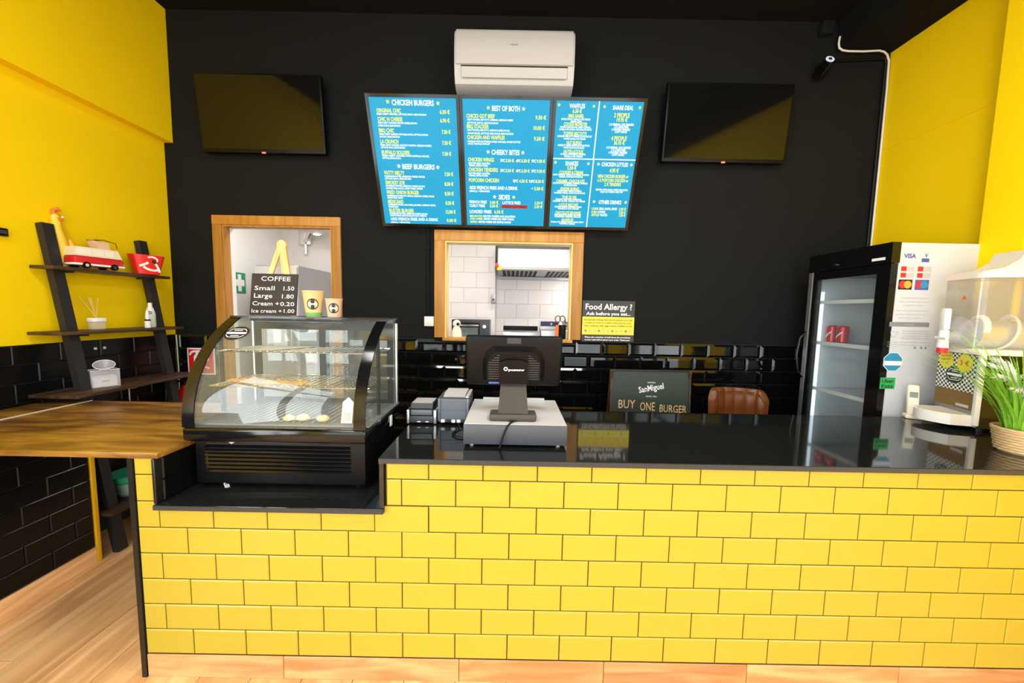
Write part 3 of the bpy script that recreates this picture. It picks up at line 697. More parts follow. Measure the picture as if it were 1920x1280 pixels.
# ------------------------------------------------------------------ air conditioner
t = thing('air_conditioner', 'white split air conditioner above the menu boards', 'air conditioner', (1.40, YB, 2.975))
W2 = .405
prof = [(0, 0), (-.12, 0), (-.165, .02), (-.185, .06), (-.20, .12), (-.205, .22), (-.20, .315), (-.18, .348), (-.15, .352), (0, .352)]
MB().prism([(p[0], p[1]) for p in prof], -W2, W2, 'x').build('body', 'ac_cream', t)
MB().prism([(-.203, .122), (-.212, .125), (-.217, .22), (-.212, .325), (-.195, .350), (-.18, .35), (-.19, .22)], -W2+.012, W2-.012, 'x').build('front_panel', 'ac_cream', t)
MB().prism([(-.203, .112), (-.206, .118), (-.200, .120), (-.196, .113)], -W2+.045, W2-.045, 'x').build('air_slot', 'slot_dark', t)
MB().prism([(-.192, .045), (-.197, .047), (-.209, .107), (-.204, .109)], -W2+.05, W2-.05, 'x').build('louvre', 'ac_cream', t)
fit(Text(), 'Haier', -.027, .027, 0, .012, .01).build('logo', 'print_grey', t, (0, -.2185, .245), (R(1), 0, 0))

# ------------------------------------------------------------------ security camera, junction box, cables
t = thing('security_camera', 'black bullet security camera with a pale ring near the ceiling corner', 'security camera', (3.587, YB, 3.235))
MB().cyl((.03, 0, .0), (.03, -.02, .0), .034).build('base', 'plastic_black', t)
MB().tube([(.03, -.02, 0), (.028, -.05, -.003), (.012, -.075, -.01)], .012).build('arm', 'plastic_black', t)
MB().cyl((-.005, -.03, -.065), (-.012, -.135, -.015), .036, .033, 20).build('body', 'plastic_blackgloss', t)
d = Vector((-.007, -.105, .05)).normalized(); p = Vector((-.012, -.135, -.015))
MB().cyl(p, p+d*.004, .027, .027, 24).build('lens_ring', 'camera_ring', t)
MB().cyl(p+d*.004, p+d*.007, .013, .011, 16).build('lens', 'plastic_darkgrey', t)
t = thing('junction_box', 'small black junction box under the ceiling near the security camera', 'junction box', (3.62, YB, 3.455))
MB().rbox(-.042, .042, -.05, 0, 0, .085, .006).build('cover', 'wall_black', t)
MB().cyl((0, -.03, .085), (0, -.03, .1), .016).build('gland', 'plastic_black', t)
tag(MB().tube([(3.709, 1.45, 3.435), (3.705, 1.45, 3.39), (3.712, 1.45, 3.36), (3.735, 1.45, 3.345), (3.78, 1.45, 3.340), (3.88, 1.45, 3.340), (4.0, 1.452, 3.349), (4.04, 1.458, 3.346), (4.075, 1.468, 3.333), (4.098, 1.476, 3.30), (4.108, 1.48, 3.1), (4.110, 1.481, 2.6), (4.110, 1.481, 1.9)], .0065, 8).build('white_cable', 'cable_white'),
    'white cable looping from the ceiling corner down beside the yellow right wall', 'cable')
tag(MB().tube([(3.645, YB-.0105, 3.25), (3.68, YB-.0105, 3.29), (4.02, YB-.0105, 3.31), (4.07, YB-.0105, 3.31), (4.082, YB-.0105, 3.28), (4.082, YB-.0105, 1.9)], .010, 8).build('black_cable', 'plastic_black'),
    'black cable duct running from the security camera down the wall corner', 'cable')
# conduit and socket left of hatch
t = thing('conduit', 'black painted conduit pipe running up the wall left of the hatch', 'pipe', (.775, YB-.012, 1.40))
MB().cyl((0, 0, 0), (0, 0, .66), .010, n=12).build('pipe', 'wall_black', t)
for z in (.12, .5): MB().rbox(-.016, .016, -.012, .012, z, z+.014, .002).build('clip', 'wall_black', t)
t = thing('socket_box', 'white wall socket box beside the hatch frame', 'socket', (.783, YB, 1.322))
MB().rbox(-.036, .036, -.03, 0, 0, .075, .005).build('box', 'plastic_white', t)
MB().rbox(-.022, .022, -.033, -.029, .016, .06, .003).build('cover', 'plastic_white', t)

# ------------------------------------------------------------------ food allergy sign
t = thing('allergy_sign', 'black and yellow food allergy sign beside the hatch', 'sign', (2.155, YB-.003, 1.228))
MB().box(-.2, .2, -.003, .002, 0, .313).build('panel', 'sign_black', t)
MB().box(-.199, .199, -.0042, -.0028, .053, .19).build('yellow_band', 'sign_yellow', t)
q = Text(); fit(q, 'Food Allergy ?', -.178, .178, .268, .046, .02); fit(q, 'Ask before you eat...', -.172, .168, .215, .024, .03)
fit(q, 'Please ask a member of staff about the ingredients', -.175, .175, .034, .011, .03); fit(q, 'in your meal before placing your order. Thank you!', -.175, .17, .014, .011, .03)
q.build('lettering_white', 'print_white', t, (0, -.0048, 0))
q = Text(); fit(q, 'Recognisable allergy that food prepared here may', -.185, .185, .168, .012, .02); fit(q, 'contain or come in contact with peanuts, nuts,', -.178, .178, .145, .012, .02); fit(q, 'soya, molluscs, milk, eggs, wheat, shellfish or fish', -.185, .185, .122, .012, .02)
q.build('lettering_brown', 'print_brown', t, (0, -.0048, 0))
q = Text(); q2 = Text()
for i in range(11):
    xx = -.172+i*.0344
    (q if i % 3 else q2).disc(xx, .082, .0095, n=16)
a_ = q.build('allergen_icons', 'kraft', t, (0, -.0048, 0)); q2.build('allergen_icons', 'print_grey', t, (0, -.0048, 0))

# ------------------------------------------------------------------ extinguisher sign and extinguisher
t = thing('extinguisher_sign', 'red fire extinguisher sign on the black tiles', 'sign', (-.975, YB-.017, .915))
MB().box(-.105, .105, -.003, .002, 0, .205).build('panel', 'print_white', t)
MB().box(-.095, .095, -.0042, -.0028, .01, .195).build('red_field', 'sign_red', t)
q = Text(); q.poly([(-.055, .014), (-.002, .014), (-.002, .135), (-.012, .155), (-.045, .155), (-.055, .135)]); q.rect(-.04, -.018, .153, .175)
q.line([(-.085, .15), (-.075, .172), (-.05, .18), (-.005, .182)], .014); q.poly([(.03, .13), (.045, .145), (.06, .13), (.06, .115), (.045, .1), (.03, .115)]); q.line([(.03, .06), (.06, .05)], .012)
ex = q.build('pictogram', 'print_white', t, (0, -.0048, 0))
Text().rect(-.046, -.012, .105, .122).build('pictogram_band', 'sign_red', t, (0, -.0054, 0))
t = thing('fire_extinguisher', 'red fire extinguisher on the floor below its sign', 'fire extinguisher', (-1.04, 1.39, .13))
MB().lathe([(0, -.13), (.08, -.13), (.078, -.115), (.05, -.11), (.05, -.02), (.07, -.001), (0, -.001)], 24).build('stand', 'plastic_black', t)
MB().lathe([(0, 0), (.07, 0), (.075, .01), (.075, .56), (.068, .62), (.04, .68), (.022, .70), (.022, .72), (0, .72)], 24).build('cylinder', 'extinguisher_red', t)
MB().cyl((0, 0, .72), (0, 0, .75), .02).box(-.012, .012, -.07, .02, .75, .762).box(-.012, .012, -.08, .02, .775, .785).build('valve', 'plastic_black', t)
MB().tube([(.02, 0, .73), (.09, 0, .72), (.105, 0, .6), (.09, 0, .4)], .011).build('hose', 'plastic_black', t)
MB().lathe([(.0755, .2), (.0758, .2), (.0758, .4), (.0755, .4)], 24).build('label_band', 'print_white', t)

# ------------------------------------------------------------------ kitchen fittings
t = thing('extractor_hood', 'stainless steel extractor hood seen through the hatch', 'extractor hood', (1.85, KY1, 1.885))
HW0, HW1 = 1.245-1.85, .65
MB().add([(HW0, 0, 0), (HW1, 0, 0), (HW1, -.66, .03), (HW0, -.66, .03), (HW0, 0, .5), (HW1, 0, .5), (HW1, -.6, .27), (HW0, -.6, .27), (HW0, -.66, .06), (HW1, -.66, .06)],
         [(0, 1, 5, 4), (4, 5, 6, 7), (7, 6, 9, 8), (8, 9, 2, 3), (0, 4, 7, 8, 3), (1, 2, 9, 6, 5), (0, 3, 2, 1)]).build('canopy', 'steel_brushed', t, smooth=False)
MB().box(HW0, HW1, -.10, 0, -.03, .0).build('drip_channel', 'steel_brushed', t)
nfil = 22
for k in range(nfil):
    xx = HW0+.05+(HW1-HW0-.1)*k/nfil
    if k in (8, 9, 17): continue
    MB().box(0, .036, -.55, -.12, -.004, 0).build('filter_slot', 'slot_dark', t, (xx, 0, .0), (R(-2.6), 0, 0))
MB().rbox(.32, .62, -.42, -.36, -.022, -.004, .004).build('added_hood_lamp', 'kitchen_lamp', t)  # lamp added out of view to brighten the wall below the hood
area('added_hood_light', (2.25, 3.11, 1.855), (0, R(15), 0), .3, .06, 7, (1, .96, .91))
t = thing('emergency_stop', 'red button on a small yellow box at the hood corner', 'switch', (1.245, 2.80, 1.93))
MB().rbox(-.012, .045, .0, .03, -.03, .02, .004).build('box', 'sign_yellow', t)
MB().cyl((-.01, 0, .02), (-.01, -.03, .025), .022, .02).build('button', 'sign_red', t)
t = thing('wall_switch', 'grey switch box with a white conduit up the kitchen wall', 'switch', (1.185, 3.155, 1.53))
MB().rbox(-.03, .03, -.04, .01, 0, .115, .012).build('box', 'steel_brushed', t)
MB().cyl((.0, -.041, .05), (0, -.047, .05), .012).build('button', 'print_black', t)
MB().cyl((.01, 0, .11), (.01, 0, .66), .007, n=10).build('conduit', 'plastic_white', t)
t = thing('kitchen_worktop', 'stainless steel kitchen table under the mini oven', 'table', (.95, 2.56, 0))
MB().rbox(-.55, .762, -.26, .26, .98, 1.02, .005).build('top', 'steel', t)
for a in (-.5, .72):
    for b in (-.2, .2): MB().cyl((a, b, 0), (a, b, .98), .02).build('leg', 'steel', t)
t = thing('mini_oven', 'black mini oven with glass door and three knobs', 'oven', (.99, 2.56, 1.0205))
MB().rbox(-.2, .19, -.1, .2, .0, .33, .006).build('body', 'plastic_darkgrey', t)
d_ = MB().rbox(-.175, .095, -.112, -.101, .03, .30, .004).build('door', 'plastic_black', t)
MB().box(-.155, .075, -.114, -.112, .06, .25).build('pane', 'glass_door', d_)
MB().box(-.155, .075, -.1125, -.1121, .06, .25).build('pane_backing', 'screen_lcd', d_)
MB().cyl((-.165, -.128, .272), (.085, -.128, .272), .009).build('handle', 'chrome', d_)
for z in (.07, .165, .26): MB().cyl((.142, -.1, z), (.142, -.122, z), .021, .018).build('knob', 'chrome', t)
t = thing('griddle', 'stainless steel griddle with a black splash edge', 'griddle', (1.52, 2.58, 1.0205))
MB().rbox(-.20, .185, -.2, .2, 0, .215, .008).build('body', 'steel', t)
MB().rbox(-.20, .185, .16, .21, .215, .262, .004).build('splash_edge', 'plastic_black', t)
MB().rbox(-.19, .17, -.21, -.2, .05, .09, .003).build('front_rail', 'chrome', t)
t = thing('fryer', 'stainless steel fryer with a dark control panel behind the scissors', 'fryer', (1.915, 2.75, 0))
MB().rbox(-.19, .2, -.2, .2, 0, 1.25, .008).build('body', 'steel', t)
MB().rbox(-.19, .2, .02, .12, 1.25, 1.345, .006).build('panel_housing', 'steel', t)
MB().box(-.18, .19, .014, .02, 1.285, 1.338).build('control_panel', 'panel_navy', t)
for a in (-.06, .02, .1, .16): MB().cyl((a, .014, 1.31), (a, .0, 1.31), .014).build('knob', 'chrome', t)
MB().cyl((0, -.2, 1.2), (0, -.215, 1.2), .02).build('lid_knob', 'plastic_black', t)

t = thing('steel_cabinet', 'tall grey steel fridge in the kitchen seen through the doorway', 'fridge', (-1.09, 2.95, 0))
MB().rbox(-.225, .225, -.35, .35, 0, 1.885, .006).build('body', 'steel_brushed', t)
d_ = MB().rbox(-.222, .222, -.375, -.352, .1, 1.87, .005).build('door', 'steel', t)
MB().cyl((.17, -.41, .85), (.17, -.41, 1.25), .011).build('handle', 'chrome', d_)
MB().box(-.19, -.02, -.379, -.376, 1.60, 1.78).build('notice', 'paper_white', d_)
MB().box(-.05, .10, -.379, -.376, .98, 1.28).build('notice', 'paper_white', d_)
MB().box(.226, .2275, -.2, .05, 1.16, 1.52).build('notice', 'paper_white', t)
MB().cyl((.227, -.08, 1.55), (.245, -.08, 1.55), .012).build('hook', 'plastic_black', t)
MB().box(.226, .2275, -.26, .12, .62, .98).build('notice', 'paper_white', t)
t = thing('first_aid_sign', 'green and white first aid sign on the kitchen wall', 'sign', (KX0+.002, 2.76, 1.59))
MB().box(0, .004, -.09, .09, 0, .225).build('panel', 'sign_green', t)
q = Text(); q.rect(-.026, .026, .02, .205); q.rect(-.07, -.026, .078, .148); q.rect(.026, .07, .078, .148)
q.build('cross', 'print_white', t, (.0048, 0, 0), (0, 0, R(90)))
t = thing('swivel_lamp', 'chrome swivel arm with a round head high on the kitchen wall', 'fixture', (-1.25, KY1-.012, 2.27))
MB().rbox(-.10, .05, -.03, .01, -.02, .24, .01).build('plate', 'chrome', t)
MB().tube([(-.01, -.03, .01), (.05, -.08, .06), (.14, -.16, .14), (.2, -.2, .2)], .03).build('arm', 'chrome', t)
MB().lathe([(0, 0), (.10, .01), (.11, .025), (.06, .05), (0, .06)], 24).build('head', 'chrome', t, (.28, -.27, .12), (R(55), R(25), 0))
MB().cyl((-.02, -.02, -.02), (-.02, -.02, -.14), .02).build('pipe', 'chrome', t)
# on the hatch sill
t = thing('indoor_camera', 'white dome camera with a black eye on the hatch sill', 'camera', (.982, 1.55, HZ0+.0225))
MB().lathe([(0, 0), (.041, 0), (.042, .006), (.036, .05), (.026, .075), (.018, .082), (0, .082)], 24).build('base', 'plastic_ivory', t)
MB().sphere((0, 0, .105), .031, 20).build('head', 'plastic_white', t)
MB().sphere((.012, -.021, .103), .014, 14).build('lens', 'plastic_blackgloss', t)
t = thing('utensil_cup', 'black pot on the right end of the hatch sill', 'pot', (1.815, 1.56, HZ0+.0225))
MB().lathe([(0, 0), (.026, 0), (.028, .004), (.028, .11), (.0255, .11), (.0255, .006), (0, .006)], 20).build('pot', 'plastic_black', t)
t = thing('scissors', 'dark scissors standing in the black pot on the hatch sill', 'scissors', (1.807, 1.555, HZ0+.031))
for sgn in (-1, 1):
    pts = [(sgn*.018-.012+.021*math.cos(a), 0, .148+.024*math.sin(a)) for a in [2*PI*k/16 for k in range(17)]]
    MB().tube(pts, .0045, 6).build('handle', 'print_brown', t)
MB().box(-.016, -.006, -.002, .002, 0, .13).build('blade', 'steel', t)
MB().box(-.005, .006, .002, .005, 0, .13).build('blade', 'steel', t)
for lb, mtl, dx, dy, h in (('blue pen standing in the black pot on the hatch sill', 'card_blue', .013, -.006, .145), ('cream pen standing in the black pot on the hatch sill', 'toy_cream', .006, .014, .15)):
    t = thing('pen', lb, 'pen', (1.815+dx, 1.56+dy, HZ0+.031)); MB().cyl((0, 0, 0), (.008, 0, h-.02), .005, n=10).build('barrel', mtl, t); MB().cyl((.008, 0, h-.02), (.009, 0, h), .0055, n=10).build('cap', mtl, t)
t = thing('red_tube', 'slim brown tube bottle beside the black pot on the hatch sill', 'bottle', (1.772, 1.55, HZ0+.0225))
MB().lathe([(0, 0), (.013, 0), (.0135, .004), (.0135, .1), (.008, .11), (0, .11)], 16).build('body', 'toy_redorange', t)
MB().lathe([(.008, .1105), (.0085, .1105), (.008, .125), (0, .125)], 12).build('cap', 'plastic_black', t)

# ------------------------------------------------------------------ ladder shelf on the left wall
RY0, RY1 = .73, 1.245
t = thing('ladder_shelf', 'black leaning ladder shelf with dark wooden boards', 'shelf', (-1.0, 1.0, 0))
for yy in (RY0, RY1):
    a = Vector((-.875+1.0, yy-1.0, 0)); b = Vector((-1.158+1.0, yy-1.0, 1.88))
    d = (b-a); nrm = Vector((d.z, 0, -d.x)).normalized()*.019; yv = Vector((0, .026, 0))
    vs = [a-nrm-yv, a+nrm-yv, a+nrm+yv, a-nrm+yv, b-nrm-yv, b+nrm-yv, b+nrm+yv, b-nrm+yv]
    MB().add(vs, [(0,3,2,1),(4,5,6,7),(0,1,5,4),(1,2,6,5),(2,3,7,6),(3,0,4,7)]).build('rail', 'rail_black', t, smooth=False)
SH = [(1.648, -1.075, .655, 1.32), (1.292, -1.02, .62, 1.345), (.955, -.935, .60, 1.355), (.262, -.865, .66, 1.30)]
for z, xf, y0, y1 in SH:
    MB().rbox(XL+.016+1.0, xf+1.0+.04, y0-1.0, y1-1.0, z-.018, z, .002).build('board', 'shelf_wood', t)
    MB().box(XL+.02+1, xf+1.0+.01, RY0-1.0+.03, RY0-1.0+.042, z-.03, z-.018).build('bracket', 'rail_black', t)
    MB().box(XL+.02+1, xf+1.0+.01, RY1-1.0-.042, RY1-1.0-.03, z-.03, z-.018).build('bracket', 'rail_black', t)
# rubber chicken
t = thing('rubber_chicken', 'yellow and orange rubber chicken on the top shelf beside the toy van', 'toy', (-1.15, .79, 1.649), R(65))
MB().tube([(0, 0, 0), (0, 0, .03), (.0, 0, .08), (0, 0, .13), (-.004, 0, .17), (-.008, 0, .205), (-.01, 0, .225), (-.012, 0, .26), (-.012, 0, .285), (-.012, 0, .3)],
          [.016, .022, .027, .029, .027, .022, .020, .023, .019, .006], 16).build('body', 'toy_yelloworange', t)
MB().tube([(-.02, .0, .285), (-.015, 0, .315), (0, .0, .325), (.008, 0, .312)], [.008, .012, .010, .006], 10).build('comb', 'toy_redorange', t)
MB().cyl((.0, -.016, .268), (.004, -.045, .262), .012, .004, 12).build('beak', 'toy_redorange', t)
MB().sphere((.01, -.018, .28), .006, 10).sphere((-.022, -.016, .28), .006, 10).build('eyes', 'print_white', t)
MB().tube([(.034, 0, .16), (.042, -.01, .12), (.036, -.014, .07)], [.008, .014, .006], 10).build('wing', 'toy_orange', t)
MB().tube([(-.036, 0, .16), (-.044, -.01, .12), (-.038, -.014, .07)], [.008, .014, .006], 10).build('wing', 'toy_orange', t)
# toy camper van
t = thing('toy_camper_van', 'red and cream toy camper van with an open roof on the top shelf', 'toy van', (-1.072, .882, 1.649), R(79))
t.scale = (1.06, .95, 1.12)
Lh, Wh = .105, .048
MB().rbox(-Lh, Lh, -Wh, Wh, .018, .062, .008).build('lower_body', 'toy_red', t)
MB().prism([(-Lh+.002, .0625), (Lh-.004, .0625), (Lh-.022, .108), (-Lh+.008, .108)], -Wh+.002, Wh-.002, 'y').build('upper_body', 'toy_cream', t)
MB().rbox(-Lh-.004, Lh+.006, -Wh-.003, Wh+.003, .016, .026, .003).build('bumper', 'print_white', t)
for xx in (-.06, .06):
    for yy in (-Wh-.001, Wh+.001):
        wq = MB().cyl((xx, yy-.007, .0165), (xx, yy+.007, .0165), .0165, n=18).build('wheel', 'plastic_black', t)
        MB().cyl((xx, yy-.0085 if yy < 0 else yy+.0005, .0165), (xx, yy-.0005 if yy < 0 else yy+.0085, .0165), .008, n=14).build('hubcap', 'chrome', wq)
for a, b in ((-.092, -.035), (-.028, .02), (.027, .066)):
    MB().box(a, b, -Wh+.0005, -Wh+.002, .07, .1).build('window', 'plastic_ivory', t)
MB().prism([(.004, .109), (.06, .109), (.052, .147), (-.012, .15)], -.03, .03, 'y').build('pop_up_roof', 'kraft_pink', t)
MB().tube([(-.012, -.03, .152), (.03, -.03, .158), (.085, -.03, .148), (.09, -.03, .12)], .0018, 6).tube([(-.012, .03, .152), (.03, .03, .158), (.085, .03, .148), (.09, .03, .12)], .0018, 6).build('awning_frame', 'plastic_black', t)
MB().add([(Lh-.003, -.04, .064), (Lh-.003, .04, .064), (Lh-.0205, .036, .104), (Lh-.0205, -.036, .104)], [(0, 1, 2, 3)]).build('windscreen', 'plastic_blackgloss', t)
for yy in (-.032, .032): MB().cyl((Lh-.002, yy, .045), (Lh+.004, yy, .045), .009, n=14).build('headlight', 'chrome', t)
# red bucket
t = thing('red_bucket', 'red tapered bucket with a white swoosh on the top shelf', 'bucket', (-1.045, 1.165, 1.649), R(62))
def tub(m, rx0, ry0, rx1, ry1, z0, z1, n=28, th=.0025):
    out = []
    def ring(rx, ry, z):
        return [(rx*abs(math.cos(a))**.55*(1 if math.cos(a) >= 0 else -1), ry*abs(math.sin(a))**.55*(1 if math.sin(a) >= 0 else -1), z) for a in [2*PI*k/n for k in range(n)]]
    vs = ring(rx0, ry0, z0)+ring(rx1, ry1, z1)+ring(rx1-th, ry1-th, z1)+ring(rx0-th, ry0-th, z0+th)
    fs = [tuple(range(n))[::-1], tuple(range(3*n, 4*n))]
    for j in range(3):
        for k in range(n): fs.append((j*n+k, j*n+(k+1) % n, (j+1)*n+(k+1) % n, (j+1)*n+k))
    m.add(vs, fs); return m
tub(MB(), .058, .04, .088, .056, 0, .125).build('tub', 'bucket_red', t)
def bfront(x_, z_): return (x_, -(.04+.016*z_/.125)-.0012, z_)
for pts, wd in (([(-.05, .05), (-.035, .058), (-.02, .066), (-.006, .076)], .014), ([(-.03, .048), (-.015, .036), (.005, .028), (.025, .026), (.04, .03)], .013), ([(.03, .07), (.038, .055), (.046, .035), (.05, .015)], .012), ([(-.008, .108), (.006, .114), (.022, .112), (.036, .104), (.04, .092), (.03, .082)], .010)):
    mb = MB()
    for (a, b), (c, d) in zip(pts, pts[1:]):
        l = math.hypot(c-a, d-b); nx, nz = -(d-b)/l*wd/2, (c-a)/l*wd/2
        mb.add([bfront(a+nx, b+nz), bfront(c+nx, d+nz), bfront(c-nx, d-nz), bfront(a-nx, b-nz)], [(0, 1, 2, 3)])
    mb.build('swoosh', 'print_white', t)
Text().poly([(.01, .096), (.034, .094), (.034, .078), (.022, .07), (.012, .08)]).build('dark_mark', 'print_black', t, (0, -.0425, 0), (R(7.5), 0, 0))
# reed diffuser, bottles
t = thing('reed_diffuser', 'glass reed diffuser with a white cap and thin reeds', 'diffuser', (-1.07, .868, 1.293))
MB().rbox(-.026, .026, -.026, .026, 0, .045, .006).build('jar', 'acrylic_box', t)
MB().rbox(-.029, .029, -.029, .029, .0455, .07, .004).build('cap', 'print_white', t)
for a, b in ((-.03, -.05), (-.015, -.02), (.012, -.04), (-.035, .01), (.0, .015)): MB().cyl((0, 0, .07), (a, b, .19), .0013, n=6).build('reed', 'kraft', t)
t = thing('spray_bottle', 'tall white bottle with a mint label on the middle shelf', 'bottle', (-1.065, 1.19, 1.293))
MB().lathe([(0, 0), (.024, 0), (.026, .006), (.026, .09), (.02, .12), (.012, .14), (.011, .165), (0, .168)], 20).build('bottle', 'plastic_white', t)
MB().lathe([(.0262, .012), (.0265, .012), (.0265, .088), (.0262, .088)], 20).build('label_band', 'bottle_mint', t)
emblem(t, (.018, -.0205, .10), .011, (0, 0, R(35)), 'badge')
t = thing('small_bottle', 'small white spray bottle with a black collar in front of the tall one', 'bottle', (-1.02, 1.122, 1.293))
MB().lathe([(0, 0), (.015, 0), (.0155, .003), (.0155, .045), (.012, .05), (0, .05)], 18).build('bottle', 'print_white', t)
MB().lathe([(.0157, .046), (.016, .046), (.016, .053), (.0125, .056), (0, .056)], 18).build('collar', 'plastic_black', t)
MB().lathe([(.0, .056), (.011, .056), (.010, .085), (.006, .115), (0, .116)], 16).build('nozzle', 'plastic_white', t)
# acrylic box with card
t = thing('acrylic_box', 'clear acrylic box with pale cards on the lower shelf', 'box', (-1.02, .835, .956), R(62))
for (a, b, c, d, nm) in ((-.06, .06, -.045, -.042, 'pane'), (-.06, .06, .042, .045, 'pane'), (-.06, -.057, -.042, .042, 'pane'), (.057, .06, -.042, .042, 'pane')):
    MB().box(a, b, c, d, .003, .10).build(nm, 'acrylic_box', t)
MB().box(-.06, .06, -.045, .045, 0, .003).build('base', 'acrylic_box', t)
rim = []
for a, b in (((-.06, -.045), (.06, -.045)), ((.06, -.045), (.06, .045)), ((.06, .045), (-.06, .045)), ((-.06, .045), (-.06, -.045))):
    MB().cyl((*a, .101), (*b, .101), .0016, n=6).build('rim', 'print_white', t)
t = thing('pale_cards', 'pile of pale printed cards inside the acrylic box', 'cards', (-1.02, .835, .9595), R(62))
for k in range(4): MB().box(-.05, .05, -.034+k*.017, -.031+k*.017, 0, .055+.006*(k % 2)).build('card', 'paper_white', t)
Text().rect(-.012, .018, .028, .036).build('card_print', 'card_red', t, (0, -.0346, 0))
t = thing('martini_glass', 'tilted clear cone glass resting in the acrylic box', 'glass', (-1.015, .84, 1.03), 0, None, (R(20), R(25), 0))
MB().lathe([(.002, 0), (.045, .07), (.044, .0705), (.0012, .002)], 24).build('bowl', 'acrylic_box', t)
MB().tube([(.045*math.cos(2*PI*k/24), .045*math.sin(2*PI*k/24), .0705) for k in range(25)], .0016, 6).build('rim', 'print_white', t)
t = thing('hanging_wine_glass', 'clear glass foot hanging under the lower shelf', 'glass', (-.945, .905, .955-.105))
MB().lathe([(.0, .084), (.036, .084), (.036, .081), (.004, .076), (.003, .004), (0, .0)], 20).build('foot', 'acrylic_box', t)
MB().lathe([(.003, 0), (.03, -.05), (.034, -.1), (.033, -.1), (.029, -.05), (0, -.004)], 20).build('bowl', 'acrylic_box', t)
t = thing('green_bowl', 'pale green bowl on the bottom shelf under the flap', 'bowl', (-.965, .90, .263))
MB().lathe([(0, 0), (.06, 0), (.075, .02), (.082, .085), (.10, .10), (.105, .135), (.10, .135), (.077, .09), (.07, .025), (0, .012)], 28).build('bowl', 'bowl_green', t)
MB().lathe([(.0822, .085), (.083, .085), (.1008, .1), (.1058, .1352), (.1045, .137), (.1, .1355)], 28).build('rim', 'sign_green', t)
MB().lathe([(.06, .0), (.062, .0), (.077, .02), (.0755, .0205)], 28).build('foot_ring', 'bowl_green', t)
# little switch on tiles
t = thing('wall_screws', 'two pale screw caps on the black tiles behind the shelf', 'screws', (XL+.0155, .93, 1.17))
for k in (0, .05): MB().cyl((0, k, 0), (.005, k, 0), .008, n=12).build('cap', 'plastic_white', t)
tag(MB().tube([(-1.155, 1.468, 1.22), (-1.152, 1.467, 1.1), (-1.15, 1.466, .95), (-1.156, 1.467, .7), (-1.155, 1.467, .5)], .004, 6).build('corner_cable', 'cable_white'), 'thin white cable hanging in the left tiled corner', 'cable')
t = thing('wall_hook', 'small black fitting on the yellow wall at the left edge', 'fitting', (XL, .555, 1.80))
MB().rbox(0, .02, -.03, .03, -.02, .02, .003).build('plate', 'plastic_black', t); MB().rbox(.02, .028, -.02, .02, -.01, .01, .002).build('face', 'plastic_darkgrey', t)

# ------------------------------------------------------------------ refrigerated display case in the counter niche
CX, CY, CZ = .49, .115, .7105
t = case = thing('display_case', 'black countertop display case with curved glass front', 'display case', (CX, CY, CZ))
HWD = .358                                  # half width
B0 = .018                                   # foot height
MB().rbox(-HWD+.012, HWD-.012, 0, .36, B0, .215, .012).build('base', 'plastic_black', case)
MB().rbox(-HWD-.004, HWD+.004, -.034, .39, .205, .262, .012, 3).build('bumper_rail', 'plastic_blackgloss', case)
for a, b in ((-.26, .05), (.3, .05), (-.3, .3), (.3, .3)):
    MB().cyl((a, b, 0), (a, b, B0+.006), .017, .02, 16).build('foot', 'chrome' if a < 0 else 'plastic_black', case)
for k in range(7):
    z = .075+k*.0165
    MB().prism([(-.012, z), (-.001, z+.011), (.004, z+.011), (.004, z)], -.295, .285, 'x').build('grille_slat', 'plastic_blackgloss', case, smooth=False)
MB().box(-.295, .285, -.0015, .003, .07, .19).build('grille_recess', 'slot_dark', case)
q = Text(); fit(q, 'Polar', -.04, .0, .0, .008, .01); q.poly([(-.035, -.006), (-.01, -.006), (-.022, -.013)])
q.build('maker_badge', 'print_lightgrey', case, (-.17, -.0016, .2))
def prof(n=18):
    """curved front: (y,z) from the bumper up to the roof"""
    p0, p1, p2, p3 = (-.022, .262), (-.03, .44), (.08, .60), (.255, .686)
    out = []
    for k in range(n+1):
        u = k/n; a = (1-u)**3; b = 3*u*(1-u)**2; c = 3*u*u*(1-u); d = u**3
        out.append((a*p0[0]+b*p1[0]+c*p2[0]+d*p3[0], a*p0[1]+b*p1[1]+c*p2[1]+d*p3[1]))
    return out
PR = prof(); YBK = .385; ZT = .690
def sheet(x0, x1, curve, th, off=0.):
    vs = []; n = len(curve)
    nr = []
    for i in range(n):
        a, b = curve[max(0, i-1)], curve[min(n-1, i+1)]; dy, dz = b[0]-a[0], b[1]-a[1]; l = math.hypot(dy, dz); nr.append((-dz/l, dy/l))
    for (y, z), (ny, nz) in zip(curve, nr):
        for xx in (x0, x1):
            vs.append((xx, y+ny*off, z+nz*off)); vs.append((xx, y+ny*(off+th), z+nz*(off+th)))
    fs = []
    for i in range(n-1):
        a, b = 4*i, 4*(i+1)
        fs += [(a, b, b+2, a+2), (a+1, a+3, b+3, b+1), (a, a+1, b+1, b), (a+2, b+2, b+3, a+3)]
    fs += [(0, 2, 3, 1), (4*n-4, 4*n-3, 4*n-1, 4*n-2)]
    return MB().add(vs, fs)
sheet(-HWD+.002, HWD-.002, PR, .005).build('curved_glass', 'glass_case', case)
sheet(-HWD-.001, -HWD+.045, PR, .005, .0052).build('arch_band', 'plastic_blackgloss', case)
sheet(HWD-.045, HWD+.001, PR, .005, .0052).build('arch_band', 'plastic_blackgloss', case)
MB().box(-HWD, HWD, .245, YBK, ZT-.006, ZT+.002).build('top_pane', 'glass_case', case)
MB().box(-HWD, HWD, .235, .262, ZT-.002, ZT+.006).build('top_rail', 'plastic_blackgloss', case)
MB().box(-HWD, HWD, YBK-.022, YBK, ZT-.022, ZT+.006).build('top_rail', 'plastic_black', case)
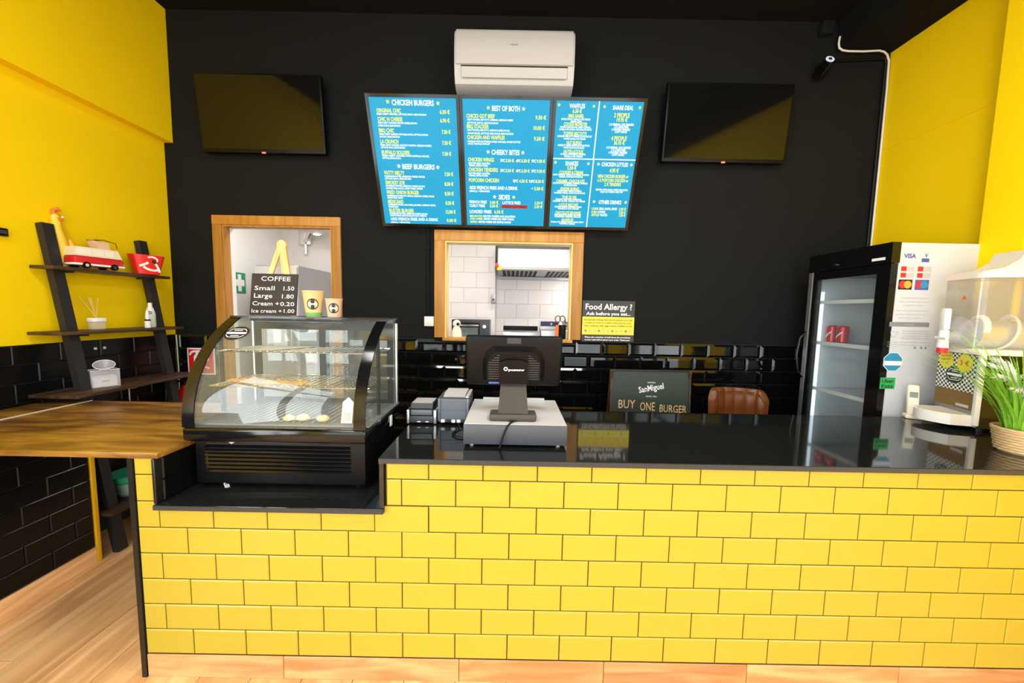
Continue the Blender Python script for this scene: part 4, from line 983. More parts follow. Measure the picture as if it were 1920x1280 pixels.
for sgn in (-1, 1):
    pts = [(y, z) for y, z in PR]+[(YBK-.004, ZT-.006), (YBK-.004, .262)]
    x0 = sgn*(HWD-.007)
    MB().prism(pts, x0-.0025, x0+.0025, 'x').build('side_glass', 'glass_case', case, smooth=False)
    MB().box(sgn*(HWD-.004)-.004, sgn*(HWD-.004)+.004, YBK-.014, YBK, .262, ZT).build('rear_post', 'aluminium', case)
# rear sliding doors with black rails
for a, b, nm in ((-.345, .02, 0), (-.02, .345, 1)):
    yy = YBK-.012-.012*nm
    MB().box(a, a+.03, yy-.004, yy+.004, .27, ZT-.024).box(b-.03, b, yy-.004, yy+.004, .27, ZT-.024).box(a+.03, b-.03, yy-.004, yy+.004, .27, .29).box(a+.03, b-.03, yy-.004, yy+.004, ZT-.06, ZT-.024).build('rear_door_frame', 'plastic_black', case, smooth=False)
    MB().box(a+.03, b-.03, yy-.002, yy+.002, .29, ZT-.06).build('rear_door_pane', 'glass_clear', case)
MB().rbox(-HWD-.004, HWD+.004, .0, .39, .262, .27, .002).build('deck', 'deck_grey', case)
for k in range(26): MB().box(-.33+k*.0262, -.326+k*.0262, .03, .34, .2705, .273).build('deck_slat', 'chrome', case)
def wire_shelf(z, y0, y1):
    s_ = MB().tube([(-.335, y0, z), (.335, y0, z), (.335, y1, z), (-.335, y1, z), (-.335, y0, z)], .0026, 6).build('wire_shelf', 'chrome', case)
    for k in range(1, 9):
        yy = y0+(y1-y0)*k/9
        MB().cyl((-.335, yy, z), (.335, yy, z), .0017, n=5).build('wire', 'chrome', s_)
    for k in range(1, 22):
        xx = -.335+.67*k/22
        MB().cyl((xx, y0, z+.0028), (xx, y1, z+.0028), .0017, n=5).build('wire', 'chrome', s_)
wire_shelf(.405, .075, .345); wire_shelf(.545, .13, .345)
for sgn in (-1, 1): MB().box(sgn*.343-.005, sgn*.343+.005, .15, .166, .272, .62).build('shelf_upright', 'plastic_black', case)
by, bz = PR[14]; ay, az = PR[13]; cy_, cz_ = PR[15]; sl = math.atan2(cz_-az, cy_-ay)
emblem(case, (-.262, by-math.sin(sl)*.0065, bz+math.cos(sl)*.0065), .043, (-(PI/2-sl), 0, 0), 'front_badge', 1.2)
MB().rbox(HWD+.0045, HWD+.008, .24, .27, .19, .24, .001).build('side_switch', 'print_white', case)
# things inside the case
def inside(x_, y_, z_): return (CX+x_, CY+y_, CZ+z_)
t = thing('paper_liner', 'sheet of pale paper on the upper wire shelf of the case', 'paper', inside(-.17, .235, .5515)); MB().add([(-.13, -.09, 0), (.06, -.095, .0), (.16, .09, 0), (-.12, .09, 0), (-.13, -.09, .001), (.06, -.095, .001), (.16, .09, .001), (-.12, .09, .001)], [(0,3,2,1),(4,5,6,7),(0,1,5,4),(1,2,6,5),(2,3,7,6),(3,0,4,7)]).build('sheet', 'plastic_cream', t)
t = thing('orange_shreds', 'strand of orange paper shreds on the lower wire shelf of the case', 'paper shreds', inside(-.12, .12, .4115)); t['kind'] = 'stuff'
rs = random.Random(3); mb = MB()
for k in range(170):
    u = rs.random(); xx = -.17+.36*u+rs.gauss(0, .008); yy = .02-.05*u+rs.gauss(0, .012); z = abs(rs.gauss(0, .006)); a = rs.random()*PI
    dx, dy = math.cos(a)*.013, math.sin(a)*.013
    mb.tube([(xx-dx, yy-dy, z), (xx, yy, z+.005), (xx+dx, yy+dy, z)], .0014, 5)
mb.build('shreds', 'shred_orange', t)
for lb, dx, dy, r in (('pale pastry leftmost of three on the case floor', .02, .035, .021), ('largest pale pastry, middle one of three on the case floor', .075, .04, .024), ('pale pastry rightmost of three on the case floor', .16, .035, .023)):
    t = thing('pastry', lb, 'pastry', inside(dx, dy, .2735), 0, 'pastries on the case floor'); MB().sphere((0, 0, r*.62), r, 14, (1.15, .9, .62)).build('crust', 'pastry', t); MB().sphere((r*.3, -.002, r*1.0), r*.45, 10, (1.2, .8, .6)).build('topping', 'plastic_cream', t)
t = thing('reflection_card', 'white house-shaped card standing in for a reflection at the front right of the case', 'reflection', inside(.262, .02, .2735)); MB().prism([(-.022, 0), (.022, 0), (.022, .085), (0, .105), (-.022, .085)], -.001, .001).build('card', 'print_white', t, (0, 0, 0), (R(-14), 0, 0)); MB().box(-.016, .016, -.0022, -.0012, .01, .045).build('card_print', 'print_lightgrey', t, (0, 0, 0), (R(-14), 0, 0))  # white house shape stands in for a reflection in the case glass

# coffee price board on top of the case
TZ = CZ+ZT+.0062
t = thing('coffee_board', 'small chalkboard easel listing coffee prices on top of the case', 'chalkboard', (.297, .425, TZ))
lean = R(9)
MB().rbox(-.106, .106, -.004, .004, 0, .196, .002).build('slate', 'coffee_board', t, (0, -.028, .004), (-lean, 0, R(2)))
for sgn in (-1, 1):
    MB().add([(sgn*.088-.012, -.018, 0), (sgn*.088+.012, -.018, 0), (sgn*.088+.012, -.008, 0), (sgn*.088-.012, -.008, 0),
              (.025+sgn*.004-.012, .016, .345), (.025+sgn*.004+.012, .016, .345), (.025+sgn*.004+.012, .026, .345), (.025+sgn*.004-.012, .026, .345)],
             [(0,3,2,1),(4,5,6,7),(0,1,5,4),(1,2,6,5),(2,3,7,6),(3,0,4,7)]).build('easel_leg', 'easel_wood', t, smooth=False)
MB().cyl((.025, .012, .335), (.025, .028, .335), .022, n=20).build('easel_top', 'easel_wood', t)
MB().add([(.013, .01, .33), (.037, .01, .33), (.037, .018, .33), (.013, .018, .33), (.025, .04, 0), (.049, .04, 0), (.049, .05, 0), (.025, .05, 0)], [(0,3,2,1),(4,5,6,7),(0,1,5,4),(1,2,6,5),(2,3,7,6),(3,0,4,7)]).build('rear_leg', 'easel_wood', t, smooth=False)
ch = [('COFFEE', -.06, .075, .173, .022), ('Small', -.088, .004, .128, .021), ('1.50', .045, .094, .128, .020), ('Large', -.088, -.005, .092, .022), ('1.80', .04, .094, .090, .020), ('Cream +', -.093, .028, .055, .020), ('0.20', .034, .098, .054, .019), ('Ice cream +', -.095, .042, .020, .018), ('1.00', .052, .1, .021, .018)]
for tx, a, b, z, h in ch:
    q = Text(); fit(q, tx, a, b, z, h, .004); q.build('chalk_writing', 'chalk_white', t, (0, -.0335+.0, .004), (-lean, 0, R(2)))
# paper cups
def cup(label, x_, y_, r0, r1, h, mt, green, er):
    t = thing('paper_cup', label, 'cup', (x_, y_, TZ), R(22), 'paper cups on the display case')
    MB().lathe([(0, .003), (r0, 0), (r1, h), (r1+.0015, h+.002), (r1-.001, h+.002), (r0-.002, .004)], 28).build('cup', mt, t)
    MB().tube([((r1+.0005)*math.cos(2*PI*k/28), (r1+.0005)*math.sin(2*PI*k/28), h+.001) for k in range(29)], .0022, 8).build('rim', mt, t)
    if green: MB().lathe([(r0+.0004, .002), (r0+.0008, .002), (r0+(r1-r0)*.17+.001, h*.17), (r0+(r1-r0)*.17+.0004, h*.17)], 28).build('green_band', 'cup_green', t)
    # badge follows the curved wall
    mbk = MB(); mw = MB(); n = 20
    def onwall(u, v, o): 
        rr = r0+(r1-r0)*v/h+o; a = u/rr-PI/2; return (rr*math.cos(a), rr*math.sin(a), v)
    zc = h*.5
    mbk.add([onwall(0, zc, .0008)]+[onwall(er*math.cos(2*PI*k/n), zc+er*math.sin(2*PI*k/n), .0008) for k in range(n)], [(0, k+1, (k+1) % n+1) for k in range(n)])
    e_ = mbk.build('badge', 'print_black', t)
    for pts in ([(-.66, .34), (-.46, .6), (.46, .6), (.66, .34)], [(-.66, -.34), (-.46, -.6), (.46, -.6), (.66, -.34)]):
        for (a, b), (c, d) in zip(pts, pts[1:]):
            wv = .045; mw.add([onwall(a*er, (b-wv)*er+zc, .0014), onwall(c*er, (d-wv)*er+zc, .0014), onwall(c*er, (d+wv)*er+zc, .0014), onwall(a*er, (b+wv)*er+zc, .0014)], [(0, 1, 2, 3)])
    for k in range(4): mw.add([onwall((-.72+.36*k)*er, -.12*er+zc, .0014), onwall((-.36+.36*k)*er, -.12*er+zc, .0014), onwall((-.36+.36*k)*er, .12*er+zc, .0014), onwall((-.72+.36*k)*er, .12*er+zc, .0014)], [(0, 1, 2, 3)])
    mw.build('badge_print', 'print_white', e_)
cup('tall kraft paper cup with a green foot and black badge', .477, .42, .033, .047, .118, 'kraft', True, .026)
cup('short kraft paper cup with a black badge', .573, .42, .028, .037, .083, 'kraft_pink', False, .024)

# ------------------------------------------------------------------ till on the worktop
WZ = .9055
t = thing('cash_drawer', 'wide cash drawer with a pale top under the till screen', 'cash drawer', (1.438, .105, WZ))
MB().rbox(-.207, .207, 0, .41, .012, .094, .003).build('body', 'drawer_front', t)
MB().box(-.205, .205, .002, .408, .0942, .0955).build('top_plate', 'drawer_top', t)
for a in (-.175, .175):
    for b in (.04, .36): MB().cyl((a, b, 0), (a, b, .013), .013).build('foot', 'chrome', t)
MB().box(-.16, .15, .4005, .412, .0965, .106).build('rear_rail', 'aluminium', t)
t = thing('till_terminal', 'black touchscreen till seen from behind on a brown stand', 'till', (1.428, .16, WZ+.096))
MB().rbox(-.096, .096, -.02, .06, 0, .03, .008, 3).build('base', 'posts_brown', t)
MB().add([(-.062, -.005, .028), (.062, -.005, .028), (.062, .012, .028), (-.062, .012, .028), (-.054, .115, .158), (.054, .115, .158), (.054, .132, .152), (-.054, .132, .152)],
         [(0,3,2,1),(4,5,6,7),(0,1,5,4),(1,2,6,5),(2,3,7,6),(3,0,4,7)]).build('stand', 'posts_brown', t, smooth=False)
MB().box(-.04, .04, .112, .122, .152, .178).build('hinge', 'plastic_darkgrey', t)
TL = R(12)     # screen leans so its top comes towards the camera
def scr(mb, name, mt, par=t, off=(0, .125, .118)): return mb.build(name, mt, par, off, (TL, 0, 0))
body = scr(MB().rbox(-.208, .208, 0, .032, 0, .228, .012, 3), 'screen_case', 'plastic_black')
hump = MB()
hp = [(-.135, .03), (-.135, .12), (-.12, .16), (-.09, .185), (.09, .185), (.12, .16), (.135, .12), (.135, .03)]
hi = [(x_*.86, .035+(z_-.03)*.86) for x_, z_ in hp]
hump.add([(p[0], 0, p[1]) for p in hp]+[(p[0], -.028, p[1]) for p in hi], [tuple(range(8, 16))]+[(i, (i+1) % 8, (i+1) % 8+8, i+8) for i in range(8)])
scr(hump, 'rear_hump', 'plastic_black')
for k in range(11):
    z = .045+k*.0105; hw = .108 if k < 8 else .108-.012*(k-7)
    for s_ in (-1, 1): scr(MB().box(min(s_*.062, s_*hw), max(s_*.062, s_*hw), -.0315, -.0285, z, z+.0042), 'vent_rib', 'plastic_darkgrey')
cover = scr(MB().prism([(-.061, .03), (.061, .03), (.061, .125), (.03, .137), (-.03, .137), (-.061, .125)], -.045, -.028), 'cable_cover', 'plastic_black')
scr(MB().box(-.03, .03, -.0005, .0, .196, .222), 'top_panel', 'plastic_darkgrey')
q = Text(); fit(q, 'posnow', -.022, .045, .095, .011, .02); q.disc(-.034, .098, .009)
lg = q.build('maker_logo', 'print_white', cover, (0, -.0462, 0))
Text().disc(-.034, .098, .005).build('logo_centre', 'print_black', cover, (0, -.0466, 0))
scr(MB().box(-.108, -.062, -.0296, -.0284, .022, .031), 'rating_label', 'card_blue')
MB().tube([(.0, .115, .155), (.03, .1, .142), (.06, .095, .143), (.078, .092, .152), (.08, .098, .165)], .004, 8).build('lead', 'plastic_black', t)
MB().box(-.016, .016, -.0215, -.018, 0, .008).build('cable_notch', 'slot_dark', t)
tag(MB().tube([(1.43, .138, WZ+.099), (1.42, .115, WZ+.101), (1.405, .099, WZ+.088), (1.39, .094, WZ+.05), (1.378, .092, WZ+.008), (1.372, .09, WZ+.004)], .004, 8).build('till_cable', 'plastic_black'), 'black cable hanging over the front of the cash drawer', 'cable')
# printers
t = thing('label_printer', 'small black printer with silver side bands left of the till', 'printer', (.995, .385, WZ))
MB().rbox(-.062, .062, 0, .125, .004, .075, .006).build('body', 'plastic_black', t)
for s_ in (-1, 1): MB().rbox(s_*.064-.007, s_*.064+.007, -.006, .12, .003, .07, .004).build('side_band', 'aluminium', t)
MB().prism([(.0, .076), (.012, .1), (.12, .1), (.125, .076)], -.052, .052, 'x').build('lid', 'plastic_darkgrey', t)
MB().box(-.048, .048, .012, .11, .1002, .1012).build('lid_plate', 'drawer_top', t)
MB().rbox(-.05, .05, -.004, .004, .045, .07, .002).build('front_flap', 'printer_grey', t)
MB().rbox(-.055, .055, -.004, .002, .008, .04, .002).build('front_panel', 'drawer_front', t)
MB().box(-.02, -.004, -.0046, -.004, .011, .016).box(.02, .034, -.0046, -.004, .011, .016).build('port', 'print_white', t)
t = thing('receipt_printer', 'taller grey receipt printer with a pale lid beside the till', 'printer', (1.147, .385, WZ))
MB().rbox(-.072, .072, 0, .17, .01, .125, .005).build('body', 'printer_grey', t)
MB().box(-.066, .066, .006, .17, .1252, .131).build('lid_base', 'plastic_darkgrey', t)
MB().prism([(.012, .131), (.06, .142), (.165, .142), (.165, .131)], -.052, .052, 'x').build('lid', 'drawer_top', t)
MB().rbox(-.074, -.062, -.006, .16, .02, .128, .003).build('side_cheek', 'printer_grey', t)
MB().rbox(.062, .074, -.006, .16, .02, .128, .003).build('side_cheek', 'printer_grey', t)
MB().rbox(.056, .072, .0, .17, .131, .137, .002).build('button_strip', 'drawer_top', t)
MB().box(-.058, .058, -.003, .001, .03, .07).box(-.058, .058, -.003, .001, .075, .118).build('rear_panel', 'printer_grey', t)
for k, a in enumerate((-.05, -.025, .0, .025, .048)): MB().rbox(a-.009, a+.009, -.006, .002, .011, .026, .002).build('port', 'print_white' if k in (0, 2, 3) else 'print_black', t)
for a in (-.06, .06):
    for b in (.02, .15): MB().cyl((a, b, 0), (a, b, .012), .007, n=10).build('foot', 'plastic_black', t)
tag(MB().tube([(1.17, .375, WZ+.012), (1.185, .33, WZ+.006), (1.17, .28, WZ+.005), (1.165, .24, WZ+.005), (1.19, .21, WZ+.005), (1.222, .2, WZ+.005)], .0035, 8).build('printer_cable', 'plastic_black'), 'black cable curling from the receipt printer to the cash drawer', 'cable')

# ------------------------------------------------------------------ chalkboard and chair behind the counter
t = thing('pavement_board', 'dark green chalkboard with chalk lettering behind the counter', 'chalkboard', (2.402, 1.16, 0), R(0))
lean = R(-4)
MB().box(-.272, .272, -.004, .008, .12, 1.045).build('slate', 'chalk_board', t, (0, 0, 0), (lean, 0, 0))
for a, b in ((-.284, -.272), (.272, .284)): MB().rbox(a, b, -.012, .014, .0, 1.056, .002).build('frame_side', 'shelf_wood', t, (0, 0, 0), (lean, 0, 0))
MB().rbox(-.272, .272, -.012, .014, 1.045, 1.056, .002).build('frame_top', 'rail_black', t, (0, 0, 0), (lean, 0, 0))
MB().rbox(-.272, .272, -.012, .014, .108, .12, .002).build('frame_bottom', 'shelf_wood', t, (0, 0, 0), (lean, 0, 0))
for a in (-.278, .278): MB().cyl((a, .06, 1.04), (a, .24, .0), .012, n=8).build('rear_leg', 'shelf_wood', t)
def chalk(tx, a, b, z, h, mt, nm, rot=0., bold=.01):
    q = Text(); fit(q, tx, a, b, z, h, bold, rot=rot); q.build(nm, mt, t, (0, -.0055, 0), (lean, 0, 0))
chalk('SanMiguel', -.078, .10, .915, .044, 'print_white', 'brand_lettering', R(11), .014)
chalk('CERVEZA', -.022, .036, .968, .009, 'print_white', 'brand_lettering')
chalk('DESDE 1890', -.03, .045, .87, .009, 'print_white', 'brand_lettering')
chalk('BUY', -.222, -.104, .815, .062, 'chalk_orange', 'chalk_writing', 0, .004); chalk('ONE', -.07, .035, .80, .062, 'chalk_orange', 'chalk_writing', 0, .004); chalk('BURGER', .068, .258, .79, .055, 'chalk_orange', 'chalk_writing', R(-2), .004)
t = thing('tan_chair', 'tan leather tub chair with a stitched back behind the counter', 'chair', (3.03, 1.16, 0), R(-10))
t.scale = (.86, .9, .985)
def back_mesh():
    vs = []; fs = []; nu, nv = 60, 24
    for side in (0, 1):
        for i in range(nu+1):
            a = -1.15+2.3*i/nu
            for j in range(nv+1):
                v = j/nv; h = .46+.475*v
                cr_ = 1-.16*max(0, (abs(a)-.8)/.35)**2*v
                rad = .235+.02*v
                r_ = rad-(.045 if side else 0)*(1 if 0 < j < nv else .6)
                puff = 0
                if side: 
                    u5 = (i/nu*6) % 1; puff = .017*abs(math.sin(PI*u5))**.6*abs(math.sin(PI*((v*3.3) % 1)))**.6
                vs.append(((r_-puff)*math.sin(a), .02+(r_-puff)*math.cos(a)*.72, .46+(h-.46)*cr_))
    n = (nu+1)*(nv+1)
    for i in range(nu):
        for j in range(nv):
            a = i*(nv+1)+j; b = a+nv+1
            fs += [(a, b, b+1, a+1), (n+a, n+a+1, n+b+1, n+b)]
    for i in range(nu):
        a = i*(nv+1); b = a+nv+1
        fs += [(a, n+a, n+b, b), (a+nv, b+nv, n+b+nv, n+a+nv)]
    for j in range(nv):
        fs += [(j, j+1, n+j+1, n+j)]; k = nu*(nv+1)+j; fs += [(k, n+k, n+k+1, k+1)]
    return MB().add(vs, fs)
back_mesh().build('backrest', 'leather_tan', t)
MB().rbox(-.22, .22, -.24, .18, .40, .48, .03, 3).build('seat', 'leather_tan', t)
for a in (-.17, .17):
    for b in (-.19, .14): MB().cyl((a*.9, b*.9, .40), (a*1.15, b*1.15, 0), .014, .011, 10).build('leg', 'plastic_black', t)

# ------------------------------------------------------------------ drinks fridge
FX, FY = 3.50, .728
t = thing('drinks_fridge', 'upright drinks fridge with a glass door and white stickered side', 'fridge', (FX+.30, FY+.275, 0))
fx, fy = -.30, -.275
MB().box(fx+.045, .30, -.275, -.25, 0, 1.865).box(fx+.045, .30, .25, .275, 0, 1.865).box(.275, .30, -.25, .25, 0, 1.865).build('cabinet_shell', 'fridge_white', t, smooth=False)
MB().box(fx+.045, .275, -.25, .25, 1.72, 1.865).box(fx+.045, .275, -.25, .25, 0, .14).build('cabinet_ends', 'plastic_black', t, smooth=False)
MB().box(fx+.06, .274, -.2495, -.235, .14, 1.72).box(fx+.06, .274, .235, .2495, .14, 1.72).box(.26, .274, -.235, .235, .14, 1.72).build('liner', 'fridge_inner', t, smooth=False)
MB().box(fx-.002, fx+.0455, -.279, .279, 1.755, 1.868).build('header', 'plastic_blackgloss', t)
MB().box(fx+.004, fx+.0455, -.277, .277, .0, .12).build('kick_plate', 'plastic_black', t)
MB().box(fx-.0035, fx-.002, -.245, -.17, 1.775, 1.79).build('maker_badge', 'print_white', t)
MB().cyl((fx-.002, .06, 1.785), (fx-.012, .06, 1.785), .008, n=12).build('lock', 'chrome', t)
dr = MB().box(fx+.004, fx+.042, -.275, -.20, .125, 1.752).box(fx+.004, fx+.042, .215, .275, .125, 1.752).box(fx+.004, fx+.042, -.20, .215, .125, .2).box(fx+.004, fx+.042, -.20, .215, 1.70, 1.752).build('door', 'plastic_blackgloss', t, smooth=False)
MB().box(fx+.018, fx+.024, -.20, .215, .2, 1.70).build('pane', 'glass_door', dr)
MB().tube([(fx+.002, .262, 1.34), (fx-.03, .27, 1.30), (fx-.045, .272, 1.18), (fx-.03, .27, 1.06), (fx+.002, .262, 1.02)], .010, 10).build('handle', 'plastic_blackgloss', dr)
MB().box(fx-.001, fx+.004, .245, .272, .125, 1.752).build('edge_trim', 'aluminium', dr)
for z in (.42, .68, .95, 1.27, 1.55):
    s_ = MB().box(fx+.062, .255, -.235, .235, z, z+.004).build('shelf', 'acrylic_box', t)
    MB().box(fx+.055, fx+.062, -.235, .235, z-.012, z+.012).build('shelf_lip', 'plastic_white', s_)
for k in range(16): MB().box(.256, .2598, -.22, .22, .25+k*.085, .262+k*.085).build('liner_rib', 'fridge_white', t)
MB().box(.25, .2598, -.20, .20, .92, 1.16).build('fan_cover', 'fridge_white', t)
MB().box(fx+.064, fx+.072, .218, .232, .25, 1.62).build('led_strip', 'fridge_led', t)
# stickers on the white side (facing the counter)
YS = -.2756
def side(txt, a, b, z, h, mt, nm, bold=.03):
    q = Text(); fit(q, txt, a, b, z, h, bold); q.build(nm, mt, t, (0, YS-.001, 0))
def sidr(a, b, z0, z1, mt, nm, dy=0.): return Text().rect(a, b, z0, z1).build(nm, mt, t, (0, YS-.0005-dy, 0))
side('VISA', -.232, -.165, 1.795, .024, 'card_blue', 'sticker_visa'); side('V', -.117, -.10, 1.798, .02, 'card_blue', 'sticker_v_pay'); sidr(-.132, -.09, 1.762, 1.782, 'card_blue', 'sticker_v_pay')
for x0, mm in ((-.24, 'card_orange'), (-.148, 'card_blue')):
    for zz in (1.725, 1.69):
        sidr(x0+.0, x0+.035, zz-.014, zz+.012, 'card_red', 'sticker_card'); sidr(x0+.03, x0+.075, zz-.014, zz+.012, 'print_lightgrey', 'sticker_card', .0004)
    sidr(x0-.006, x0+.07, 1.61, 1.665, 'print_black' if mm == 'card_orange' else 'card_blue', 'sticker_card')
    Text().disc(x0+.018, 1.6375, .021).build('sticker_circle', 'card_red', t, (0, YS-.0013, 0)); Text().disc(x0+.044, 1.6375, .021).build('sticker_circle', 'card_orange' if mm == 'card_orange' else 'sign_blue', t, (0, YS-.0018, 0))
for k, (a, b, z) in enumerate(((-.225, -.07, 1.565), (-.235, -.065, 1.545), (-.21, -.095, 1.525), (-.245, -.065, 1.495), (-.245, -.07, 1.475), (-.228, -.1, 1.455))):
    side(('Estimado cliente por favor', 'haga su pedido en la barra', 'y pague al recoger', 'Dear customer please order', 'at the counter and pay', 'when you collect')[k], a, b, z, .009, 'print_lightgrey', 'sticker_notice', .0)
sidr(-.272, -.05, 1.405, 1.430, 'print_grey', 'sticker_notice_bar'); side('LIVRO', -.185, -.135, 1.417, .012, 'print_lightgrey', 'sticker_notice', .0)
Text().line([(-.262, 1.375), (-.25, 1.345), (-.232, 1.345), (-.22, 1.375), (-.262, 1.375)], .003).build('sticker_notice', 'print_lightgrey', t, (0, YS-.001, 0))
for k in range(4): side('Este estabelecimento dispoe de livro', -.195, -.045, 1.382-k*.014, .008, 'print_lightgrey', 'sticker_notice', .0)
for k in range(3): side('de reclamacoes eletronico', -.272, -.215, 1.318-k*.012, .007, 'print_lightgrey', 'sticker_notice', .0)
for k in range(2): side('www.livroreclamacoes.pt consulte', -.205, -.03, 1.318-k*.015, .008, 'print_lightgrey', 'sticker_notice', .0)
for a in (-.115, -.08, -.055): Text().disc(a, 1.287, .006).build('sticker_dot', 'print_grey', t, (0, YS-.001, 0))
def octg(r_): return [(-.23+r_*math.cos(PI/8+PI/4*k), 1.205+r_*math.sin(PI/8+PI/4*k)) for k in range(8)]
Text().poly(octg(.058)).build('sticker_octagon', 'print_white', t, (0, YS-.0006, 0)); Text().poly(octg(.054)).build('sticker_octagon', 'sign_blue', t, (0, YS-.0011, 0)); sidr(-.279, -.181, 1.185, 1.210, 'print_white', 'sticker_band', .0012)
side('RECOMENDADO', -.26, -.20, 1.232, .012, 'print_white', 'sticker_lettering', .02); side('2023', -.25, -.21, 1.197, .010, 'print_lightgrey', 'sticker_lettering', .0)
sidr(-.29, -.205, 1.05, 1.115, 'uber_green', 'sticker_uber_eats'); side('Uber', -.281, -.215, 1.096, .020, 'print_black', 'sticker_lettering', .02); side('Eats', -.281, -.215, 1.067, .020, 'print_black', 'sticker_lettering', .02)
def can(label, x_, y_, z_):
    t = thing('drink_can', label, 'can', (x_, y_, z_), 0, 'red cans in the drinks fridge')
    MB().lathe([(0, .003), (.022, 0), (.026, .004), (.033, .012), (.033, .108), (.027, .117), (.0, .115)], 24).build('can', 'can_red', t)
    MB().lathe([(.0262, .1165), (.0275, .1175), (.0262, .119), (.024, .1168)], 24).build('rim', 'chrome', t)
    mw = MB()
    for k in range(5):
        a = R(150+k*14); b = R(164+k*14); z0, z1 = .03+.008*k, .03+.008*(k+1)
        mw.add([(.0334*math.cos(a), .0334*math.sin(a), z0), (.0334*math.cos(b), .0334*math.sin(b), z1), (.0334*math.cos(b), .0334*math.sin(b), z1+.012), (.0334*math.cos(a), .0334*math.sin(a), z0+.012)], [(0, 1, 2, 3)])
    mw.build('swoosh', 'print_white', t)
can('red drink can deepest in the fridge, left of its pair', FX+.115, FY+.455, .9545+.32)
can('red drink can nearer the stickered side of the fridge', FX+.115, FY+.375, .9545+.32)

# ------------------------------------------------------------------ slush dispenser
AR = 16
t = thing('slush_dispenser', 'cream drink dispenser with a clear tank and checkered front', 'drink dispenser', (3.675, .425, WZ), R(-90-AR))
# local: -y = front (towards the till), +x runs towards the fridge end... x from -.24 (far) to 0 (near)
SW = .235
def sx_(a): return -a
MB().rbox(-SW, 0, .0, .36, .02, .375, .006).build('cabinet', 'print_grey', t)
MB().box(-.002, .003, .012, .36, .02, .375).build('side_panel', 'plastic_blackgloss', t)
MB().rbox(-.012, .006, -.006, .016, .03, .385, .003).build('corner_strip', 'plastic_white', t)
for a in (-.2, -.03):
    for b in (.04, .3): MB().cyl((a, b, 0), (a, b, .022), .016).build('foot', 'plastic_black', t)
fp = MB().box(-SW+.002, -.012, -.004, .0, .10, .375).build('front_panel', 'print_brown', t)
MB().box(-SW+.003, -.013, -.0052, -.0038, .185, .372).build('checker_sheet', 'checker_print', fp)
emblem(fp, (-.125, -.0062, .262), .045, (0, 0, 0), 'front_badge', 1.15)
def burst(x_, z_, r_): return [(x_+(r_ if k % 2 else r_*.87)*math.cos(PI*k/16), z_+(r_ if k % 2 else r_*.87)*math.sin(PI*k/16)) for k in range(32)]
for n_, (a, z) in enumerate(((-.182, .333), (-.075, .328))):
    s_ = Text().poly(burst(a, z, .047)).build('price_burst', 'sign_yellow', fp, (0, -.0072, 0))
    if n_: q = Text(); fit(q, '3 €', a-.025, a+.025, z, .026, .01); q.build('price_lettering', 'print_brown', s_, (0, -.0006, 0))
    else:
        for k, w_ in enumerate(('ICE COLD', 'SLUSH PUPPY', '1 €')):
            q = Text(); fit(q, w_, a-.03+.012*(k == 2), a+.03-.012*(k == 2), z+.018-k*.018, .01, .005, rot=R(6)); q.build('price_lettering', 'print_brown', s_, (0, -.0006, 0))
MB().rbox(-.10, -.03, -.0065, -.004, .108, .122, .001).build('maker_plate', 'print_lightgrey', fp)
# drip tray
tr = [(-SW+.03, 0)]+[(-SW+.03+(SW-.035)*k/12, -.155*(1-((k-6)/6)**2*.45)) for k in range(13)]+[(-.005, 0)]
MB().prism([(p[0], p[1]) for p in tr], .025, .075, 'z').build('drip_tray', 'plastic_white', t)
MB().prism([(p[0]*.94-.004, p[1]*.92) for p in tr], .0751, .079, 'z').build('drip_grid', 'plastic_cream', t)
# tank deck, tank, lid
MB().rbox(-SW-.006, .006, -.02, .40, .376, .402, .006).build('tank_deck', 'plastic_ivory', t)
def tankring(x0, x1, y0, y1, r_, n=6):
    out = []
    for cx, cy, a0 in ((x1-r_, y0+r_, -90), (x1-r_, y1-r_, 0), (x0+r_, y1-r_, 90), (x0+r_, y0+r_, 180)):
        for k in range(n+1): a = R(a0+90*k/n); out.append((cx+r_*math.cos(a), cy+r_*math.sin(a)))
    return out
ro = tankring(-SW+.012, -.012, -.035, .38, .045); ri = tankring(-SW+.016, -.016, -.031, .376, .041); n = len(ro)
vs = [(*p, .403) for p in ro]+[(*p, .745) for p in ro]+[(*p, .745) for p in ri]+[(*p, .403) for p in ri]
fs = [(j*n+k, j*n+(k+1) % n, ((j+1) % 4)*n+(k+1) % n, ((j+1) % 4)*n+k) for j in range(4) for k in range(n)]
MB().add(vs, fs).build('tank', 'acrylic_tank', t)
MB().prism([(p[0]*1.02, p[1]) for p in tankring(-SW+.0, .0, -.03, .39, .04)], .746, .775, 'z').build('lid', 'plastic_ivory', t)
MB().prism([(-.03, .0), (.05, .018), (.10, .055), (.12, .10), (.36, .11), (.38, .05), (.39, 0)], -SW+.07, -.012, 'x').build('lid_hood', 'plastic_cream', t, (0, 0, .775))
emblem(t, (-.0112, .225, .833), .036, (0, 0, R(90)), 'hood_badge', 1.6)
Text().poly([(0, .0), (.03, .0), (.015, .022)]).build('warning_mark', 'toy_redorange', t, (-.095, -.0362, .645))
# evaporator drum and auger
MB().cyl((-SW/2, .03, .475), (-SW/2, .36, .475), .068, n=28).build('cooling_drum', 'aluminium', t)
pts = [(-SW/2+.082*math.cos(a), .03+.30*a/(2*PI*2.6), .482+.082*math.sin(a)) for a in [2*PI*2.6*k/90 for k in range(91)]]
MB().tube(pts, .012, 8, .5).build('auger', 'plastic_white', t)
MB().lathe([(0, 0), (.07, 0), (.085, .02), (.085, .03), (.05, .05), (0, .055)], 24).build('drum_cap', 'acrylic_box', t, (-SW/2, .005, .475), (R(90), 0, 0))
